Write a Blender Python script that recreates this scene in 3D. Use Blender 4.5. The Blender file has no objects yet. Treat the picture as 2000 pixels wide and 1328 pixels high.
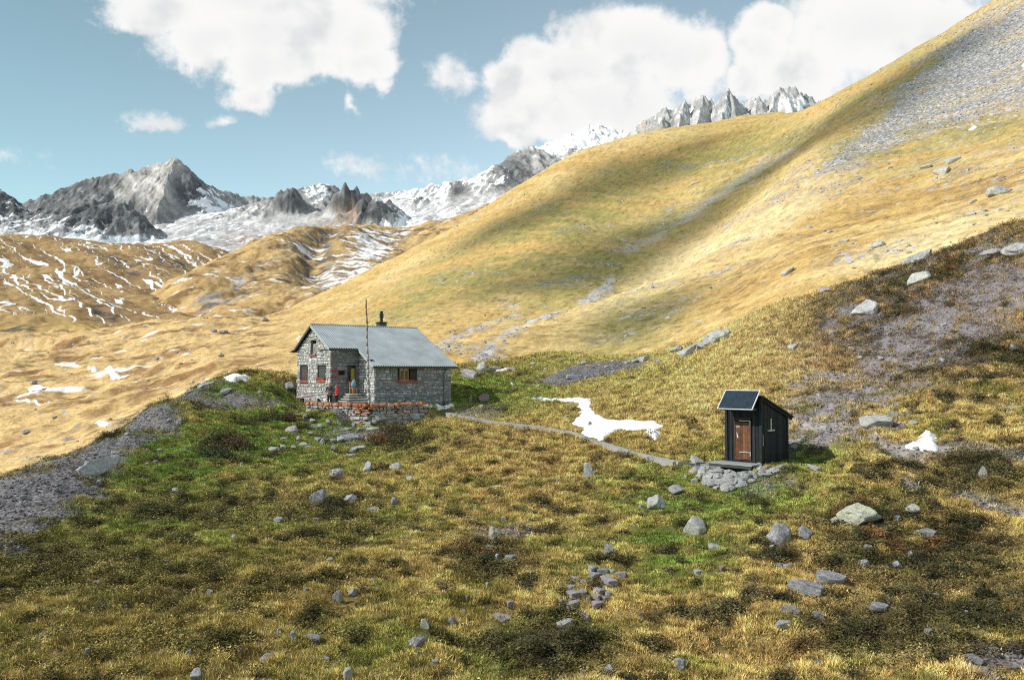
import bpy, bmesh, math, random
import numpy as np
from mathutils import Vector, Matrix

random.seed(7)
rng = np.random.default_rng(7)
S = bpy.context.scene
COL = S.collection
R = math.radians

# ------------------------------------------------------------------ camera geometry (metres, camera at the origin, looking along +Y)
F, CX, CY, VH = 1541.0, 1000.0, 664.0, 730.3
TH = math.atan((VH - CY) / F)
CT, ST = math.cos(TH), math.sin(TH)

def P(u, v, Y):
    """point at depth Y (along +Y) seen at photo pixel u, v"""
    u = np.asarray(u, float); v = np.asarray(v, float); Y = np.asarray(Y, float)
    x = (u - CX) / F; w = (CY - v) / F
    dy = CT - w * ST; dz = ST + w * CT
    k = Y / dy
    return np.stack([x * k, Y + 0 * k, dz * k], -1)

def UV(X, Y, Z):
    d = Y * CT + Z * ST
    w = -Y * ST + Z * CT
    return CX + F * X / d, CY - F * w / d

SUN_AZ = (-1.0, -.20)                      # where the sun stands, seen from above
SUN_EL = R(39)
SUN_DIR = Vector((SUN_AZ[0], SUN_AZ[1], 0)).normalized() * math.cos(SUN_EL) + Vector((0, 0, math.sin(SUN_EL)))

# ------------------------------------------------------------------ noise
_pr = np.random.default_rng(3)
_perm = _pr.permutation(256)
_ang = _pr.random(256) * 2 * np.pi
_gx, _gy = np.cos(_ang), np.sin(_ang)

def pn(x, y, seed=0):
    xi = np.floor(x).astype(np.int64); yi = np.floor(y).astype(np.int64)
    fx = x - xi; fy = y - yi
    u = fx * fx * fx * (fx * (fx * 6 - 15) + 10); v = fy * fy * fy * (fy * (fy * 6 - 15) + 10)
    def g(ix, iy, dx, dy):
        h = _perm[(_perm[(ix + seed * 37) & 255] + iy + seed * 11) & 255]
        return _gx[h] * dx + _gy[h] * dy
    a = g(xi, yi, fx, fy); b = g(xi + 1, yi, fx - 1, fy)
    c = g(xi, yi + 1, fx, fy - 1); d = g(xi + 1, yi + 1, fx - 1, fy - 1)
    return ((a + (b - a) * u) + ((c + (d - c) * u) - (a + (b - a) * u)) * v) * 1.5

def fbm(x, y, o=4, seed=0, gain=.5, lac=2.03):
    s = 0; a = 1; t = 0
    for i in range(o):
        s = s + a * pn(x, y, seed + i * 5); t += a
        a *= gain; x = x * lac + 13.7; y = y * lac + 7.3
    return s / t

def ridged(x, y, o=4, seed=0, gain=.5):
    s = 0; a = 1; t = 0
    for i in range(o):
        s = s + a * (1 - 2 * np.abs(pn(x, y, seed + i * 5))); t += a
        a *= gain; x = x * 2.03 + 13.7; y = y * 2.03 + 7.3
    return s / t

def ss(a, b, x):
    t = np.clip((x - a) / (b - a), 0, 1)
    return t * t * (3 - 2 * t)

def lerp(a, b, t):
    return a + (b - a) * t

# ------------------------------------------------------------------ mesh helpers
def mk_mesh(name, V, Fq, smooth=False):
    V = np.asarray(V, np.float32); Fq = np.asarray(Fq, np.int32)
    me = bpy.data.meshes.new(name)
    k = Fq.shape[1]
    me.vertices.add(len(V)); me.loops.add(Fq.size); me.polygons.add(len(Fq))
    me.vertices.foreach_set('co', V.ravel())
    me.loops.foreach_set('vertex_index', Fq.ravel())
    me.polygons.foreach_set('loop_start', np.arange(0, Fq.size, k, dtype=np.int32))
    me.polygons.foreach_set('loop_total', np.full(len(Fq), k, np.int32))
    if smooth: me.polygons.foreach_set('use_smooth', np.ones(len(Fq), bool))
    me.update(calc_edges=True)
    return me

def col_attr(me, C, name='Col'):
    n = len(me.vertices)
    A = np.ones((n, 4), np.float32); A[:, :3] = C
    at = me.color_attributes.new(name, 'FLOAT_COLOR', 'POINT')
    at.data.foreach_set('color', A.ravel())

def flt_attr(me, v, name):
    at = me.attributes.new(name, 'FLOAT', 'POINT')
    at.data.foreach_set('value', np.asarray(v, np.float32))

def link(name, me, mat=None, parent=None, label=None, cat=None, group=None, kind=None):
    o = bpy.data.objects.new(name, me); COL.objects.link(o)
    if mat is not None and me is not None and not me.materials: me.materials.append(mat)
    if parent is not None: o.parent = parent
    tag(o, label, cat, group, kind)
    return o

def tag(o, label=None, cat=None, group=None, kind=None):
    if label: o['label'] = label
    if cat: o['category'] = cat
    if group: o['group'] = group
    if kind: o['kind'] = kind
    return o

def empty(name, loc=(0, 0, 0), rz=0, label=None, cat=None, group=None):
    o = bpy.data.objects.new(name, None); COL.objects.link(o)
    o.location = loc; o.rotation_euler = (0, 0, rz); o.empty_display_size = .2
    return tag(o, label, cat, group)

class MB:
    """collects shapes with a colour per shape, builds one mesh object"""
    def __init__(s): s.v = []; s.f = []; s.c = []
    def add(s, V, Fs, c=(.5, .5, .5)):
        b = len(s.v); s.v += [tuple(map(float, p)) for p in V]; s.c += [tuple(c)] * len(V)
        s.f += [tuple(i + b for i in f) for f in Fs]
    def box(s, x0, x1, y0, y1, z0, z1, c=(.5, .5, .5), M=None, bev=0):
        if bev > 0:
            bm = bmesh.new(); bmesh.ops.create_cube(bm, size=1)
            for q in bm.verts: q.co = Vector(((q.co.x + .5) * (x1 - x0) + x0, (q.co.y + .5) * (y1 - y0) + y0, (q.co.z + .5) * (z1 - z0) + z0))
            bmesh.ops.bevel(bm, geom=bm.edges[:], offset=bev, segments=1, affect='EDGES')
            bm.verts.ensure_lookup_table()
            V = [q.co.copy() for q in bm.verts]; Fs = [[q.index for q in f.verts] for f in bm.faces]; bm.free()
        else:
            V = [Vector(p) for p in ((x0, y0, z0), (x1, y0, z0), (x1, y1, z0), (x0, y1, z0), (x0, y0, z1), (x1, y0, z1), (x1, y1, z1), (x0, y1, z1))]
            Fs = [(3, 2, 1, 0), (4, 5, 6, 7), (0, 1, 5, 4), (1, 2, 6, 5), (2, 3, 7, 6), (3, 0, 4, 7)]
        if M is not None: V = [M @ p for p in V]
        s.add(V, Fs, c)
    def tube(s, pts, rad, n=8, c=(.5, .5, .5)):
        pts = [Vector(p) for p in pts]
        if not hasattr(rad, '__len__'): rad = [rad] * len(pts)
        V = []; Fs = []
        for i, p in enumerate(pts):
            t = (pts[min(i + 1, len(pts) - 1)] - pts[max(i - 1, 0)]).normalized()
            a = t.orthogonal().normalized() if abs(t.z) < .95 else Vector((1, 0, 0)); a = (a - t * a.dot(t)).normalized(); b = t.cross(a)
            for k in range(n):
                q = 2 * math.pi * k / n
                V.append(p + (a * math.cos(q) + b * math.sin(q)) * rad[i])
        for i in range(len(pts) - 1):
            for k in range(n): Fs.append((i * n + k, i * n + (k + 1) % n, (i + 1) * n + (k + 1) % n, (i + 1) * n + k))
        Fs.append(tuple(range(n - 1, -1, -1))); Fs.append(tuple((len(pts) - 1) * n + k for k in range(n)))
        s.add(V, Fs, c)
    def build(s, name, mat, parent=None, smooth=False, **kw):
        me = bpy.data.meshes.new(name); me.from_pydata(s.v, [], s.f); me.update()
        col_attr(me, np.array(s.c, np.float32).reshape(-1, 3))
        if smooth: me.polygons.foreach_set('use_smooth', np.ones(len(me.polygons), bool))
        return link(name, me, mat, parent, **kw)

# ------------------------------------------------------------------ materials
def new_mat(name):
    m = bpy.data.materials.new(name); m.use_nodes = True
    nt = m.node_tree; b = nt.nodes['Principled BSDF']
    return m, nt, b

def N(nt, t, **kw):
    n = nt.nodes.new(t)
    for k, v in kw.items(): setattr(n, k, v)
    return n

def mathn(nt, op, a, b=None, c=None, clamp=False):
    n = N(nt, 'ShaderNodeMath', operation=op); n.use_clamp = clamp
    for i, q in enumerate((a, b, c)):
        if q is None: continue
        if isinstance(q, (int, float)): n.inputs[i].default_value = q
        else: nt.links.new(q, n.inputs[i])
    return n.outputs[0]

def mixc(nt, fac, a, b, mode='MIX'):
    n = N(nt, 'ShaderNodeMix', data_type='RGBA', blend_type=mode)
    for i, q in ((0, fac), (6, a), (7, b)):
        if isinstance(q, (int, float)): n.inputs[i].default_value = q
        elif isinstance(q, tuple): n.inputs[i].default_value = (*q, 1) if len(q) == 3 else q
        else: nt.links.new(q, n.inputs[i])
    return n.outputs[2]

def ramp(nt, fac, a, b):
    n = N(nt, 'ShaderNodeMapRange'); n.interpolation_type = 'SMOOTHSTEP'
    nt.links.new(fac, n.inputs[0]); n.inputs[1].default_value = a; n.inputs[2].default_value = b
    return n.outputs[0]

def noise_tex(nt, scale, detail=4, rough=.55, coord='Object', stretch=None, dist=0):
    tc = N(nt, 'ShaderNodeTexCoord'); t = N(nt, 'ShaderNodeTexNoise')
    t.inputs['Scale'].default_value = scale; t.inputs['Detail'].default_value = detail; t.inputs['Roughness'].default_value = rough; t.inputs['Distortion'].default_value = dist
    src = tc.outputs[coord]
    if stretch:
        mp = N(nt, 'ShaderNodeMapping'); mp.inputs['Scale'].default_value = stretch
        nt.links.new(src, mp.inputs['Vector']); src = mp.outputs[0]
    nt.links.new(src, t.inputs['Vector'])
    return t.outputs['Fac']

def attr(nt, name, fac=False):
    n = N(nt, 'ShaderNodeAttribute', attribute_name=name)
    return n.outputs['Fac'] if fac else n.outputs['Color']

def bump(nt, h, strength, dist, bsdf):
    n = N(nt, 'ShaderNodeBump'); n.inputs['Strength'].default_value = strength; n.inputs['Distance'].default_value = dist
    nt.links.new(h, n.inputs['Height']); nt.links.new(n.outputs[0], bsdf.inputs['Normal'])

def scaled(nt, col, fac, lo, hi):
    """colour times a factor lo..hi driven by a noise 0..1"""
    f = N(nt, 'ShaderNodeMapRange'); nt.links.new(fac, f.inputs[0])
    f.inputs[1].default_value = .3; f.inputs[2].default_value = .7; f.inputs[3].default_value = lo; f.inputs[4].default_value = hi
    cb = N(nt, 'ShaderNodeCombineColor')
    for i in range(3): nt.links.new(f.outputs[0], cb.inputs[i])
    return mixc(nt, 1.0, col, cb.outputs[0], 'MULTIPLY')

def mat_vcol(name, scale=6, lo=.75, hi=1.25, rough=.9, bs=.3, bd=.02, metal=0, spec=.2):
    m, nt, b = new_mat(name)
    n1 = noise_tex(nt, scale, 5, .65)
    nt.links.new(scaled(nt, attr(nt, 'Col'), n1, lo, hi), b.inputs['Base Color'])
    b.inputs['Roughness'].default_value = rough; b.inputs['Metallic'].default_value = metal; b.inputs['Specular IOR Level'].default_value = spec
    if bs: bump(nt, n1, bs, bd, b)
    return m

def mat_flat(name, c, scale=8, lo=.8, hi=1.2, rough=.7, metal=0, bs=.2, bd=.01, spec=.3, stretch=None):
    m, nt, b = new_mat(name)
    n1 = noise_tex(nt, scale, 5, .6, stretch=stretch)
    rgb = N(nt, 'ShaderNodeRGB'); rgb.outputs[0].default_value = (*c, 1)
    nt.links.new(scaled(nt, rgb.outputs[0], n1, lo, hi), b.inputs['Base Color'])
    b.inputs['Roughness'].default_value = rough; b.inputs['Metallic'].default_value = metal; b.inputs['Specular IOR Level'].default_value = spec
    if bs: bump(nt, n1, bs, bd, b)
    return m

SNOW = (.80, .82, .85)

def mat_terrain(name, s1, s2, bd, bs=.6, snow_noise=.02, snow_edge=.08, snow_stretch=None, lo=.72, hi=1.28, fleck=None, snow_amp=1.1, stones=((.17, .17, .19), (.50, .50, .53))):
    """albedo from the per-vertex ground cover, broken up by two scales of noise; snow lies where the snow cover passes a noisy threshold"""
    m, nt, b = new_mat(name)
    a = noise_tex(nt, s1, 6, .65); c = noise_tex(nt, s2, 4, .6)
    col = scaled(nt, attr(nt, 'Col'), a, lo, hi)
    col = scaled(nt, col, c, .82, 1.18)
    if fleck:
        vo = N(nt, 'ShaderNodeTexVoronoi'); vo.inputs['Scale'].default_value = fleck
        tc = N(nt, 'ShaderNodeTexCoord'); nt.links.new(tc.outputs['Object'], vo.inputs['Vector'])
        hs = N(nt, 'ShaderNodeSeparateColor'); nt.links.new(vo.outputs['Color'], hs.inputs[0])
        sc = attr(nt, 'scree', True)
        stone = mixc(nt, hs.outputs[1], *stones)
        on = mathn(nt, 'GREATER_THAN', sc, hs.outputs[0])
        on = mathn(nt, 'MULTIPLY', on, mathn(nt, 'LESS_THAN', vo.outputs['Distance'], .55))
        col = mixc(nt, on, col, stone)
    sn = noise_tex(nt, snow_noise, 6, .7, stretch=snow_stretch)
    k = mathn(nt, 'ADD', attr(nt, 'snow', True), mathn(nt, 'MULTIPLY', mathn(nt, 'SUBTRACT', sn, .5), snow_amp))
    k = ramp(nt, k, .5 - snow_edge, .5 + snow_edge)
    col = mixc(nt, k, col, SNOW)
    nt.links.new(col, b.inputs['Base Color'])
    b.inputs['Roughness'].default_value = .95; b.inputs['Specular IOR Level'].default_value = .08
    h = mathn(nt, 'ADD', a, mathn(nt, 'MULTIPLY', c, .5))
    bump(nt, h, bs, bd, b)
    return m

# ------------------------------------------------------------------ terrain: thin-plate surfaces through surveyed points, plus real relief
class Surf:
    def __init__(s, pts, relief=None, lam=2e-3):
        pts = np.array(pts, float)
        s.relief = relief
        p3 = P(pts[:, 0], pts[:, 1], pts[:, 2])
        s.q = np.stack([2 * p3[:, 0] / p3[:, 1], np.log(p3[:, 1])], 1)
        t = p3[:, 2] / p3[:, 1]
        n = len(pts)
        K = s.k(s.q, s.q) + lam * np.eye(n)
        A = np.zeros((n + 3, n + 3)); A[:n, :n] = K; A[:n, n] = 1; A[:n, n + 1:] = s.q; A[n:, :n] = A[:n, n:].T
        s.w = np.linalg.solve(A, np.concatenate([t, np.zeros(3)]))
    @staticmethod
    def k(a, b):
        d = ((a[:, None, :] - b[None]) ** 2).sum(-1)
        return d * np.log(d + 1e-12) * .5
    def base(s, X, Y):
        X, Y = np.broadcast_arrays(np.asarray(X, float), np.asarray(Y, float))
        sh = X.shape
        q = np.stack([2 * np.clip(X.ravel() / Y.ravel(), -1.15, 1.15), np.log(np.maximum(Y.ravel(), 6.0))], 1)
        out = np.empty(len(q)); n = len(s.q)
        for i in range(0, len(q), 20000):
            b = q[i:i + 20000]
            out[i:i + 20000] = s.k(b, s.q) @ s.w[:n] + s.w[n] + b @ s.w[n + 1:]
        return out.reshape(sh) * Y
    def z(s, X, Y):
        zb = s.base(X, Y)
        return zb + (s.relief(X, Y, zb) if s.relief else 0)
    def hit(s, u, v, Y0, Y1, n=700):
        """first point of the surface met along the sight line through photo pixels u, v"""
        u = np.atleast_1d(np.asarray(u, float)); v = np.atleast_1d(np.asarray(v, float))
        Ys = np.geomspace(Y0, Y1, n)
        p = P(u[:, None], v[:, None], Ys[None])
        g = p[..., 2] - s.z(p[..., 0], p[..., 1])
        below = g < 0
        i = np.where(below.any(1), below.argmax(1), n - 1)
        i0 = np.maximum(i - 1, 0); r = np.arange(len(u))
        g0, g1 = g[r, i0], g[r, i]
        t = np.where((g0 > 0) & (g1 < 0), g0 / np.maximum(g0 - g1, 1e-9), 1)
        pt = p[r, i0] * (1 - t[:, None]) + p[r, i] * t[:, None]
        pt[:, 2] = s.z(pt[:, 0], pt[:, 1])
        return pt

def el(u, v, uc, vc, ru, rv, rot=0):
    c, s_ = math.cos(R(rot)), math.sin(R(rot))
    a = ((u - uc) * c + (v - vc) * s_) / ru; b = (-(u - uc) * s_ + (v - vc) * c) / rv
    return np.exp(-(a * a + b * b) ** 1.5)

def els(u, v, L):
    m = 0 * u
    for e in L:
        w = e[5] if len(e) > 5 else 1
        rot = e[4] if len(e) > 4 else 0
        m = np.maximum(m, w * el(u, v, *e[:4], rot))
    return m

def poly_sd(u, v, pg):
    """signed distance (pixels, inside negative) to a polygon"""
    d = np.full(np.shape(u), 1e18); ins = np.zeros(np.shape(u), bool)
    n = len(pg)
    for i in range(n):
        ax, ay = pg[i]; bx, by = pg[(i + 1) % n]
        ex, ey = bx - ax, by - ay
        t = np.clip(((u - ax) * ex + (v - ay) * ey) / (ex * ex + ey * ey), 0, 1)
        d = np.minimum(d, (u - ax - t * ex) ** 2 + (v - ay - t * ey) ** 2)
        cr = ((ay > v) != (by > v)) & (u < (bx - ax) * (v - ay) / ((by - ay) if by != ay else 1e-9) + ax)
        ins ^= cr
    d = np.sqrt(d)
    return np.where(ins, -d, d)

def line_d(u, v, pts):
    d = np.full(np.shape(u), 1e18)
    for (ax, ay), (bx, by) in zip(pts[:-1], pts[1:]):
        ex, ey = bx - ax, by - ay
        t = np.clip(((u - ax) * ex + (v - ay) * ey) / (ex * ex + ey * ey), 0, 1)
        d = np.minimum(d, (u - ax - t * ex) ** 2 + (v - ay - t * ey) ** 2)
    return np.sqrt(d)

# ---- the hut's frame (fitted to the photograph)
PHI = .978
HUT_Y, HUT_Z = 59.18, -2.337
HUT = np.array([(646 - CX) / F * HUT_Y, HUT_Y, HUT_Z])
ER = np.array([math.sin(PHI), math.cos(PHI), 0]); EB = np.array([-math.cos(PHI), math.sin(PHI), 0])
HW, XW, PW, HL = 7.491, 2.307, 2.819, 8.751
# ---- the outhouse's frame
AL = R(45); OUT_Y = 35.0
OUT = P(1420, 899, OUT_Y + 1.0)          # front left corner of its floor
OE = np.array([math.cos(AL), -math.sin(AL), 0]); OB = np.array([math.sin(AL), math.cos(AL), 0])
OW, OD = 1.68, 2.45

def box_mask(X, Y, o, e1, e2, x0, x1, y0, y1, soft):
    a = (X - o[0]) * e1[0] + (Y - o[1]) * e1[1]; b = (X - o[0]) * e2[0] + (Y - o[1]) * e2[1]
    d = np.maximum(np.maximum(x0 - a, a - x1), np.maximum(y0 - b, b - y1))
    return 1 - ss(0, soft, d)

TWP = [P(604, 790, 58.6), P(650, 793, 57.0), P(690, 795, 55.8), P(722, 796, 55.2), P(770, 795, 55.6), P(826, 790, 57.6)]
TERR = [(q[0], q[1]) for q in TWP] + [(HUT + ER * HL - EB * PW)[:2], (HUT + EB * .5)[:2], (HUT - ER * 1.5 + EB * 1.5)[:2]]
def pads(X, Y):
    hut = box_mask(X, Y, HUT, ER, EB, -.4, HL + .6, -PW - .2, HW + .3, 2.5)
    ter = 1 - ss(-.1, .5, poly_sd(X, Y, TERR))
    out = box_mask(X, Y, OUT, OE, OB, -.1, OW + .1, .1, OD, 1.0)
    return np.maximum(hut, ter), out

NEAR_PTS = [
 # bottom edge and the ground under the camera
 (-700, 1400, 13), (-200, 1400, 13.5), (300, 1400, 13.5), (1000, 1400, 13.5), (1700, 1400, 13.5), (2300, 1400, 13.5), (2700, 1400, 13),
 (0, 2600, 6.0), (1000, 2600, 6), (2000, 2600, 6), (-900, 2600, 6), (2900, 2600, 6),
 (0, 1328, 15), (300, 1328, 15.2), (640, 1328, 15.4), (1000, 1328, 15.5), (1300, 1328, 15.5), (1700, 1328, 15.6), (2000, 1328, 15.6),
 # left
 (0, 1180, 19.5), (0, 1060, 25), (0, 985, 30.5), (0, 936, 34.5), (100, 895, 39), (200, 850, 45), (300, 790, 53), (390, 750, 62),
 (200, 1100, 23), (200, 960, 34), (350, 1000, 30), (300, 880, 42), (400, 850, 46), (450, 800, 54), (470, 742, 74), (560, 742, 75),
 (-300, 1040, 27), (-300, 1150, 21), (-700, 1150, 21), (-700, 1060, 26),
 # below the hut
 (640, 1100, 23.3), (640, 1000, 30), (640, 930, 37), (640, 880, 45), (640, 835, 53), (715, 835, 52.6), (800, 835, 53),
 (560, 800, 56), (604, 792, 58.5), (880, 800, 60), (900, 735, 75), (900, 712, 86), (820, 735, 80), (700, 745, 76),
 # middle
 (1000, 1100, 24), (1000, 1000, 30.5), (1000, 900, 39.5), (1000, 850, 47), (1000, 800, 57), (1000, 745, 74), (1000, 705, 90), (1060, 690, 97),
 (1300, 1100, 23.6), (1300, 1000, 29.2), (1300, 920, 35.2), (1300, 870, 40.5), (1300, 800, 49), (1300, 740, 62), (1300, 690, 82),
 # right
 (1500, 1100, 23.3), (1500, 990, 29), (1450, 905, 35), (1560, 900, 36), (1500, 830, 42.5), (1500, 740, 53), (1500, 660, 66), (1500, 603, 84),
 (1700, 1100, 23), (1700, 1000, 28), (1700, 860, 37.5), (1700, 740, 50), (1700, 620, 66), (1740, 530, 83),
 (2000, 1130, 21.8), (2000, 1000, 27.3), (2000, 850, 36.5), (2000, 700, 48.5), (2000, 560, 63), (2000, 437, 79),
 (2300, 900, 32), (2300, 650, 52), (2300, 400, 75), (2700, 900, 30), (2700, 600, 52), (2700, 330, 75),
 # beyond the brows, dropping out of sight
 (2700, 400, 100), (2300, 450, 100), (2000, 480, 100), (1740, 585, 106), (1500, 660, 112), (1300, 735, 112), (1060, 760, 124), (900, 790, 112),
 (700, 850, 105), (500, 860, 96), (390, 860, 82), (300, 930, 70), (200, 1000, 62), (100, 1050, 55), (0, 1090, 50), (-300, 1150, 45), (-700, 1150, 45),
 (0, 900, 120), (600, 830, 135), (1300, 800, 140), (2000, 600, 135), (2700, 500, 135), (-700, 950, 120),
]

def near_relief(X, Y, zb):
    hut, out = pads(X, Y)
    u, v = UV(X, Y, zb)
    hum = .34 * fbm(X / 5.2, Y / 5.2, 3, 1) + .22 * fbm(X / 1.5, Y / 1.5, 3, 2)
    # sheep terraces and mats of dwarf shrub on the slope to the right
    k = ss(1250, 1650, u) * ss(20, 32, Y)
    ter = np.abs(pn(X / 9 + zb / 4, zb / 1.1 + .7 * pn(X / 4, Y / 4, 9), 4))
    hum = hum + k * (.85 * (.35 - ter) + .28 * fbm(X / 2.2, Y / 2.2, 3, 6))
    hum = hum + .10 * fbm(X / .62, Y / .62, 3, 3)
    # footpath worn in to the right, gravel track beside the outhouse
    tr = line_d(u, v, TRAIL)
    hum = hum - .13 * np.exp(-(tr / 9) ** 2)
    # hollows where the snow lies
    hol = els(u, v, [(1170, 825, 70, 30), (1245, 835, 70, 16), (1803, 862, 40, 26)])
    hum = hum * (1 - .7 * hol)
    z = hum * (1 - hut) * (1 - out)
    # level pads under the buildings
    z = z + hut * (HUT_Z - .04 - zb) + out * (OUT[2] - .06 - zb)
    # the ground falls away before the terrace wall and before the outhouse deck
    z = z - .80 * (1 - hut) * (1 - ss(.2, 2.6, poly_sd(X, Y, TERR)))
    z = z - .62 * (1 - out) * box_mask(X, Y, OUT, OE, OB, -.9, OW + .1, -1.7, -.2, .6)
    return z

TRAIL = [(1768, 940), (1830, 962), (1890, 985), (1935, 1000), (2010, 1010), (2200, 1030)]
TRAIL2 = [(1570, 840), (1640, 838), (1690, 850), (1750, 880), (1850, 880), (1930, 888), (2050, 905)]
SCREE_L = [(405, 748), (300, 783), (200, 843), (100, 888), (0, 930), (-400, 1040), (-400, 1180), (-60, 1085), (40, 1052), (110, 1000), (190, 955), (235, 900), (300, 835), (370, 790), (420, 765)]
OUTCROP = [(1040, 748), (1120, 714), (1200, 706), (1265, 703), (1275, 710), (1200, 732), (1140, 746), (1080, 751)]
SCREE_R = [(2080, 500), (1950, 545), (1870, 590), (1790, 640), (1730, 690), (1690, 735), (1620, 765), (1570, 800), (1560, 830), (1620, 830), (1700, 775), (1760, 735), (1800, 690), (1860, 650), (1960, 600), (2080, 570)]

GOLD = np.array((.41, .288, .102)); STRAW = np.array((.55, .405, .165)); OLIVE = np.array((.20, .175, .046)); GREEN = np.array((.125, .185, .036))
DARK = np.array((.056, .053, .027)); RUST = np.array((.25, .140, .058)); SCREE = np.array((.118, .110, .116)); SCREEP = np.array((.215, .18, .19)); DIRT = np.array((.33, .29, .27))

def near_cover(X, Y, zb):
    u, v = UV(X, Y, zb)
    n1 = fbm(X / 6, Y / 6, 4, 20); n2 = fbm(X / 1.7, Y / 1.7, 4, 21); n3 = fbm(X / .6, Y / .6, 3, 22); n4 = fbm(X / 3.1, Y / 3.1, 4, 23)
    col = lerp(OLIVE, GOLD, ss(-.42, .12, n4 * .8 + n2 * .6)[..., None])
    col = lerp(col, STRAW, (.55 * ss(.05, .5, n3 + .6 * n1))[..., None])
    # brighter dry grass on the upper right slope and past the boardwalk
    far = els(u, v, [(1350, 640, 330, 110, -20), (1500, 560, 250, 90, -25), (1420, 720, 180, 70, -20), (1560, 690, 120, 70)])
    col = lerp(col, STRAW * 1.06, (.85 * far)[..., None])
    warm = els(u, v, [(1010, 890, 130, 60), (1060, 960, 160, 50), (1150, 790, 110, 30), (1260, 860, 120, 40), (1560, 1160, 260, 70, -8), (1400, 1260, 300, 70)])
    col = lerp(col, lerp(GOLD, RUST, .2), (warm * ss(-.3, .3, n2 + n4))[..., None])
    green = els(u, v, [(560, 850, 260, 100), (330, 900, 190, 110), (470, 770, 170, 40), (950, 765, 190, 50), (1400, 965, 240, 80), (1330, 1060, 130, 90), (1560, 900, 110, 40),
                       (250, 1020, 300, 90, 0, .75), (1040, 1270, 170, 70, 0, .85), (690, 1010, 220, 60, 0, .5), (1150, 720, 260, 50, 0, .6), (1150, 1080, 130, 90, 0, .45), (700, 1270, 160, 80, 0, .5)])
    col = lerp(col, lerp(GREEN, OLIVE, ss(-.2, .5, n2)[..., None]), (green * ss(-.5, .12, n4 + .6 * n3 + .25 * green))[..., None])
    dark = els(u, v, [(1760, 570, 300, 90, -22, .9), (1900, 700, 190, 70, 0, .9), (1800, 1070, 220, 90), (1880, 1220, 220, 110), (1650, 660, 150, 50), (1700, 1020, 120, 40), (1650, 1240, 140, 50), (1910, 930, 150, 60),
                      (60, 1100, 160, 70, 0, .9), (300, 1120, 260, 70, 0, .55), (460, 1150, 150, 60, 0, .7), (640, 1030, 150, 50, 0, .55), (1080, 1260, 130, 60), (960, 1100, 90, 50), (200, 1260, 330, 70, 0, .45), (400, 1000, 240, 50, 0, .5), (1520, 1080, 60, 30), (640, 990, 70, 26), (790, 860, 60, 26), (430, 870, 60, 24)])
    brown = els(u, v, [(1780, 580, 340, 110, -22), (1920, 690, 200, 90), (1650, 680, 180, 60), (1880, 480, 180, 50, -15)])
    col = lerp(col, np.array((.235, .145, .078)), (.8 * brown * ss(-.5, .1, n4 + .5 * n3))[..., None])
    n5 = fbm(X / .95, Y / .95, 3, 28)
    dk = dark * ss(-.30, .10, n2 + .4 * n1 + .35 * n5 + .25 * dark - .05 * brown) + .85 * ss(.12, .40, n4 + .5 * n2 + .25 * n5 - .12) + .85 * ss(.20, .40, n5 + .3 * n2) * (1 - .6 * far)
    dk = dk * (1 - .75 * ss(.12, .4, fbm(X / 2.1, Y / 2.1, 4, 30)))
    dk = np.clip(dk * (1 - .8 * far), 0, 1)
    col = lerp(col, lerp(DARK, OLIVE, .18 * ss(0, .5, n3)[..., None]), dk[..., None])
    rust = els(u, v, [(1850, 560, 260, 100, -20), (1800, 660, 160, 50), (1750, 1040, 180, 60), (1500, 1300, 260, 40), (1050, 900, 160, 60, 0, .7), (970, 1090, 110, 50)])
    col = lerp(col, RUST * .75, (rust * ss(.05, .4, fbm(X / 1.1, Y / 1.1, 3, 27) + .2 * n4))[..., None])
    low = els(u, v, [(220, 1210, 420, 170, 0, .6), (700, 1260, 300, 110, 0, .4), (640, 1090, 260, 80, 0, .35)])
    col = lerp(col, OLIVE * .8, (low * ss(-.5, .25, n4 + .6 * n2))[..., None])
    # bare ground
    sl = 1 - ss(-30, 26, poly_sd(u, v, SCREE_L) + 60 * n4 + 45 * n2 + 20 * n3)
    sr = (1 - ss(-22, 22, poly_sd(u, v, SCREE_R) - 40 + 100 * n4 + 75 * n2 + 30 * n3)) * (.35 + .65 * ss(-.25, .2, n3 + n2))
    sr = np.maximum(sr, els(u, v, [(1660, 620, 60, 22, -25), (1560, 480, 1, 1), (1600, 860, 60, 22), (1480, 830, 30, 14), (1500, 955, 60, 16, 0, .8), (1990, 1310, 90, 40)]) * ss(-.3, .2, n2))
    sr = np.maximum(sr, .8 * els(u, v, [(1840, 600, 260, 130, -25), (1640, 790, 120, 60), (1700, 840, 120, 30)]) * ss(.04, .22, fbm(X / 3.3, Y / 3.3, 4, 29) + .25 * n2))
    oc = 1 - ss(-6, 5, poly_sd(u, v, OUTCROP) + 18 * n2)
    gr = els(u, v, [(465, 783, 60, 15), (520, 783, 60, 7), (690, 850, 60, 18, 0, .8), (985, 1040, 60, 18, 0, .8), (930, 805, 60, 12, 0, .7)]) * ss(-.45, .1, n2)
    trl = np.exp(-((line_d(u, v, TRAIL) + 5 * n2) / (7 + 6 * ss(1850, 2000, u))) ** 2)
    trl = np.maximum(trl, .9 * np.exp(-((line_d(u, v, TRAIL2) + 10 * n2) / 10) ** 2) * ss(-.45, .0, n4))
    hut, out = pads(X, Y)
    ter = box_mask(X, Y, HUT, ER, EB, -.8, 5.0, -4.1, 0.2, .5)
    bare = np.clip(np.maximum.reduce([sl, sr, oc, gr, trl, ter]), 0, 1)
    sc = lerp(SCREE, SCREEP, np.maximum(sr, .6 * gr)[..., None])
    sc = lerp(sc, DIRT * 1.05, trl[..., None])
    sc = sc * (1 + .35 * n3 + .25 * n2)[..., None]
    col = lerp(col, sc, bare[..., None])
    stones = np.clip(.75 * sl + .8 * sr + .85 * oc + .6 * gr + .35 * trl + .5 * ter, 0, .9)
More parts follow.
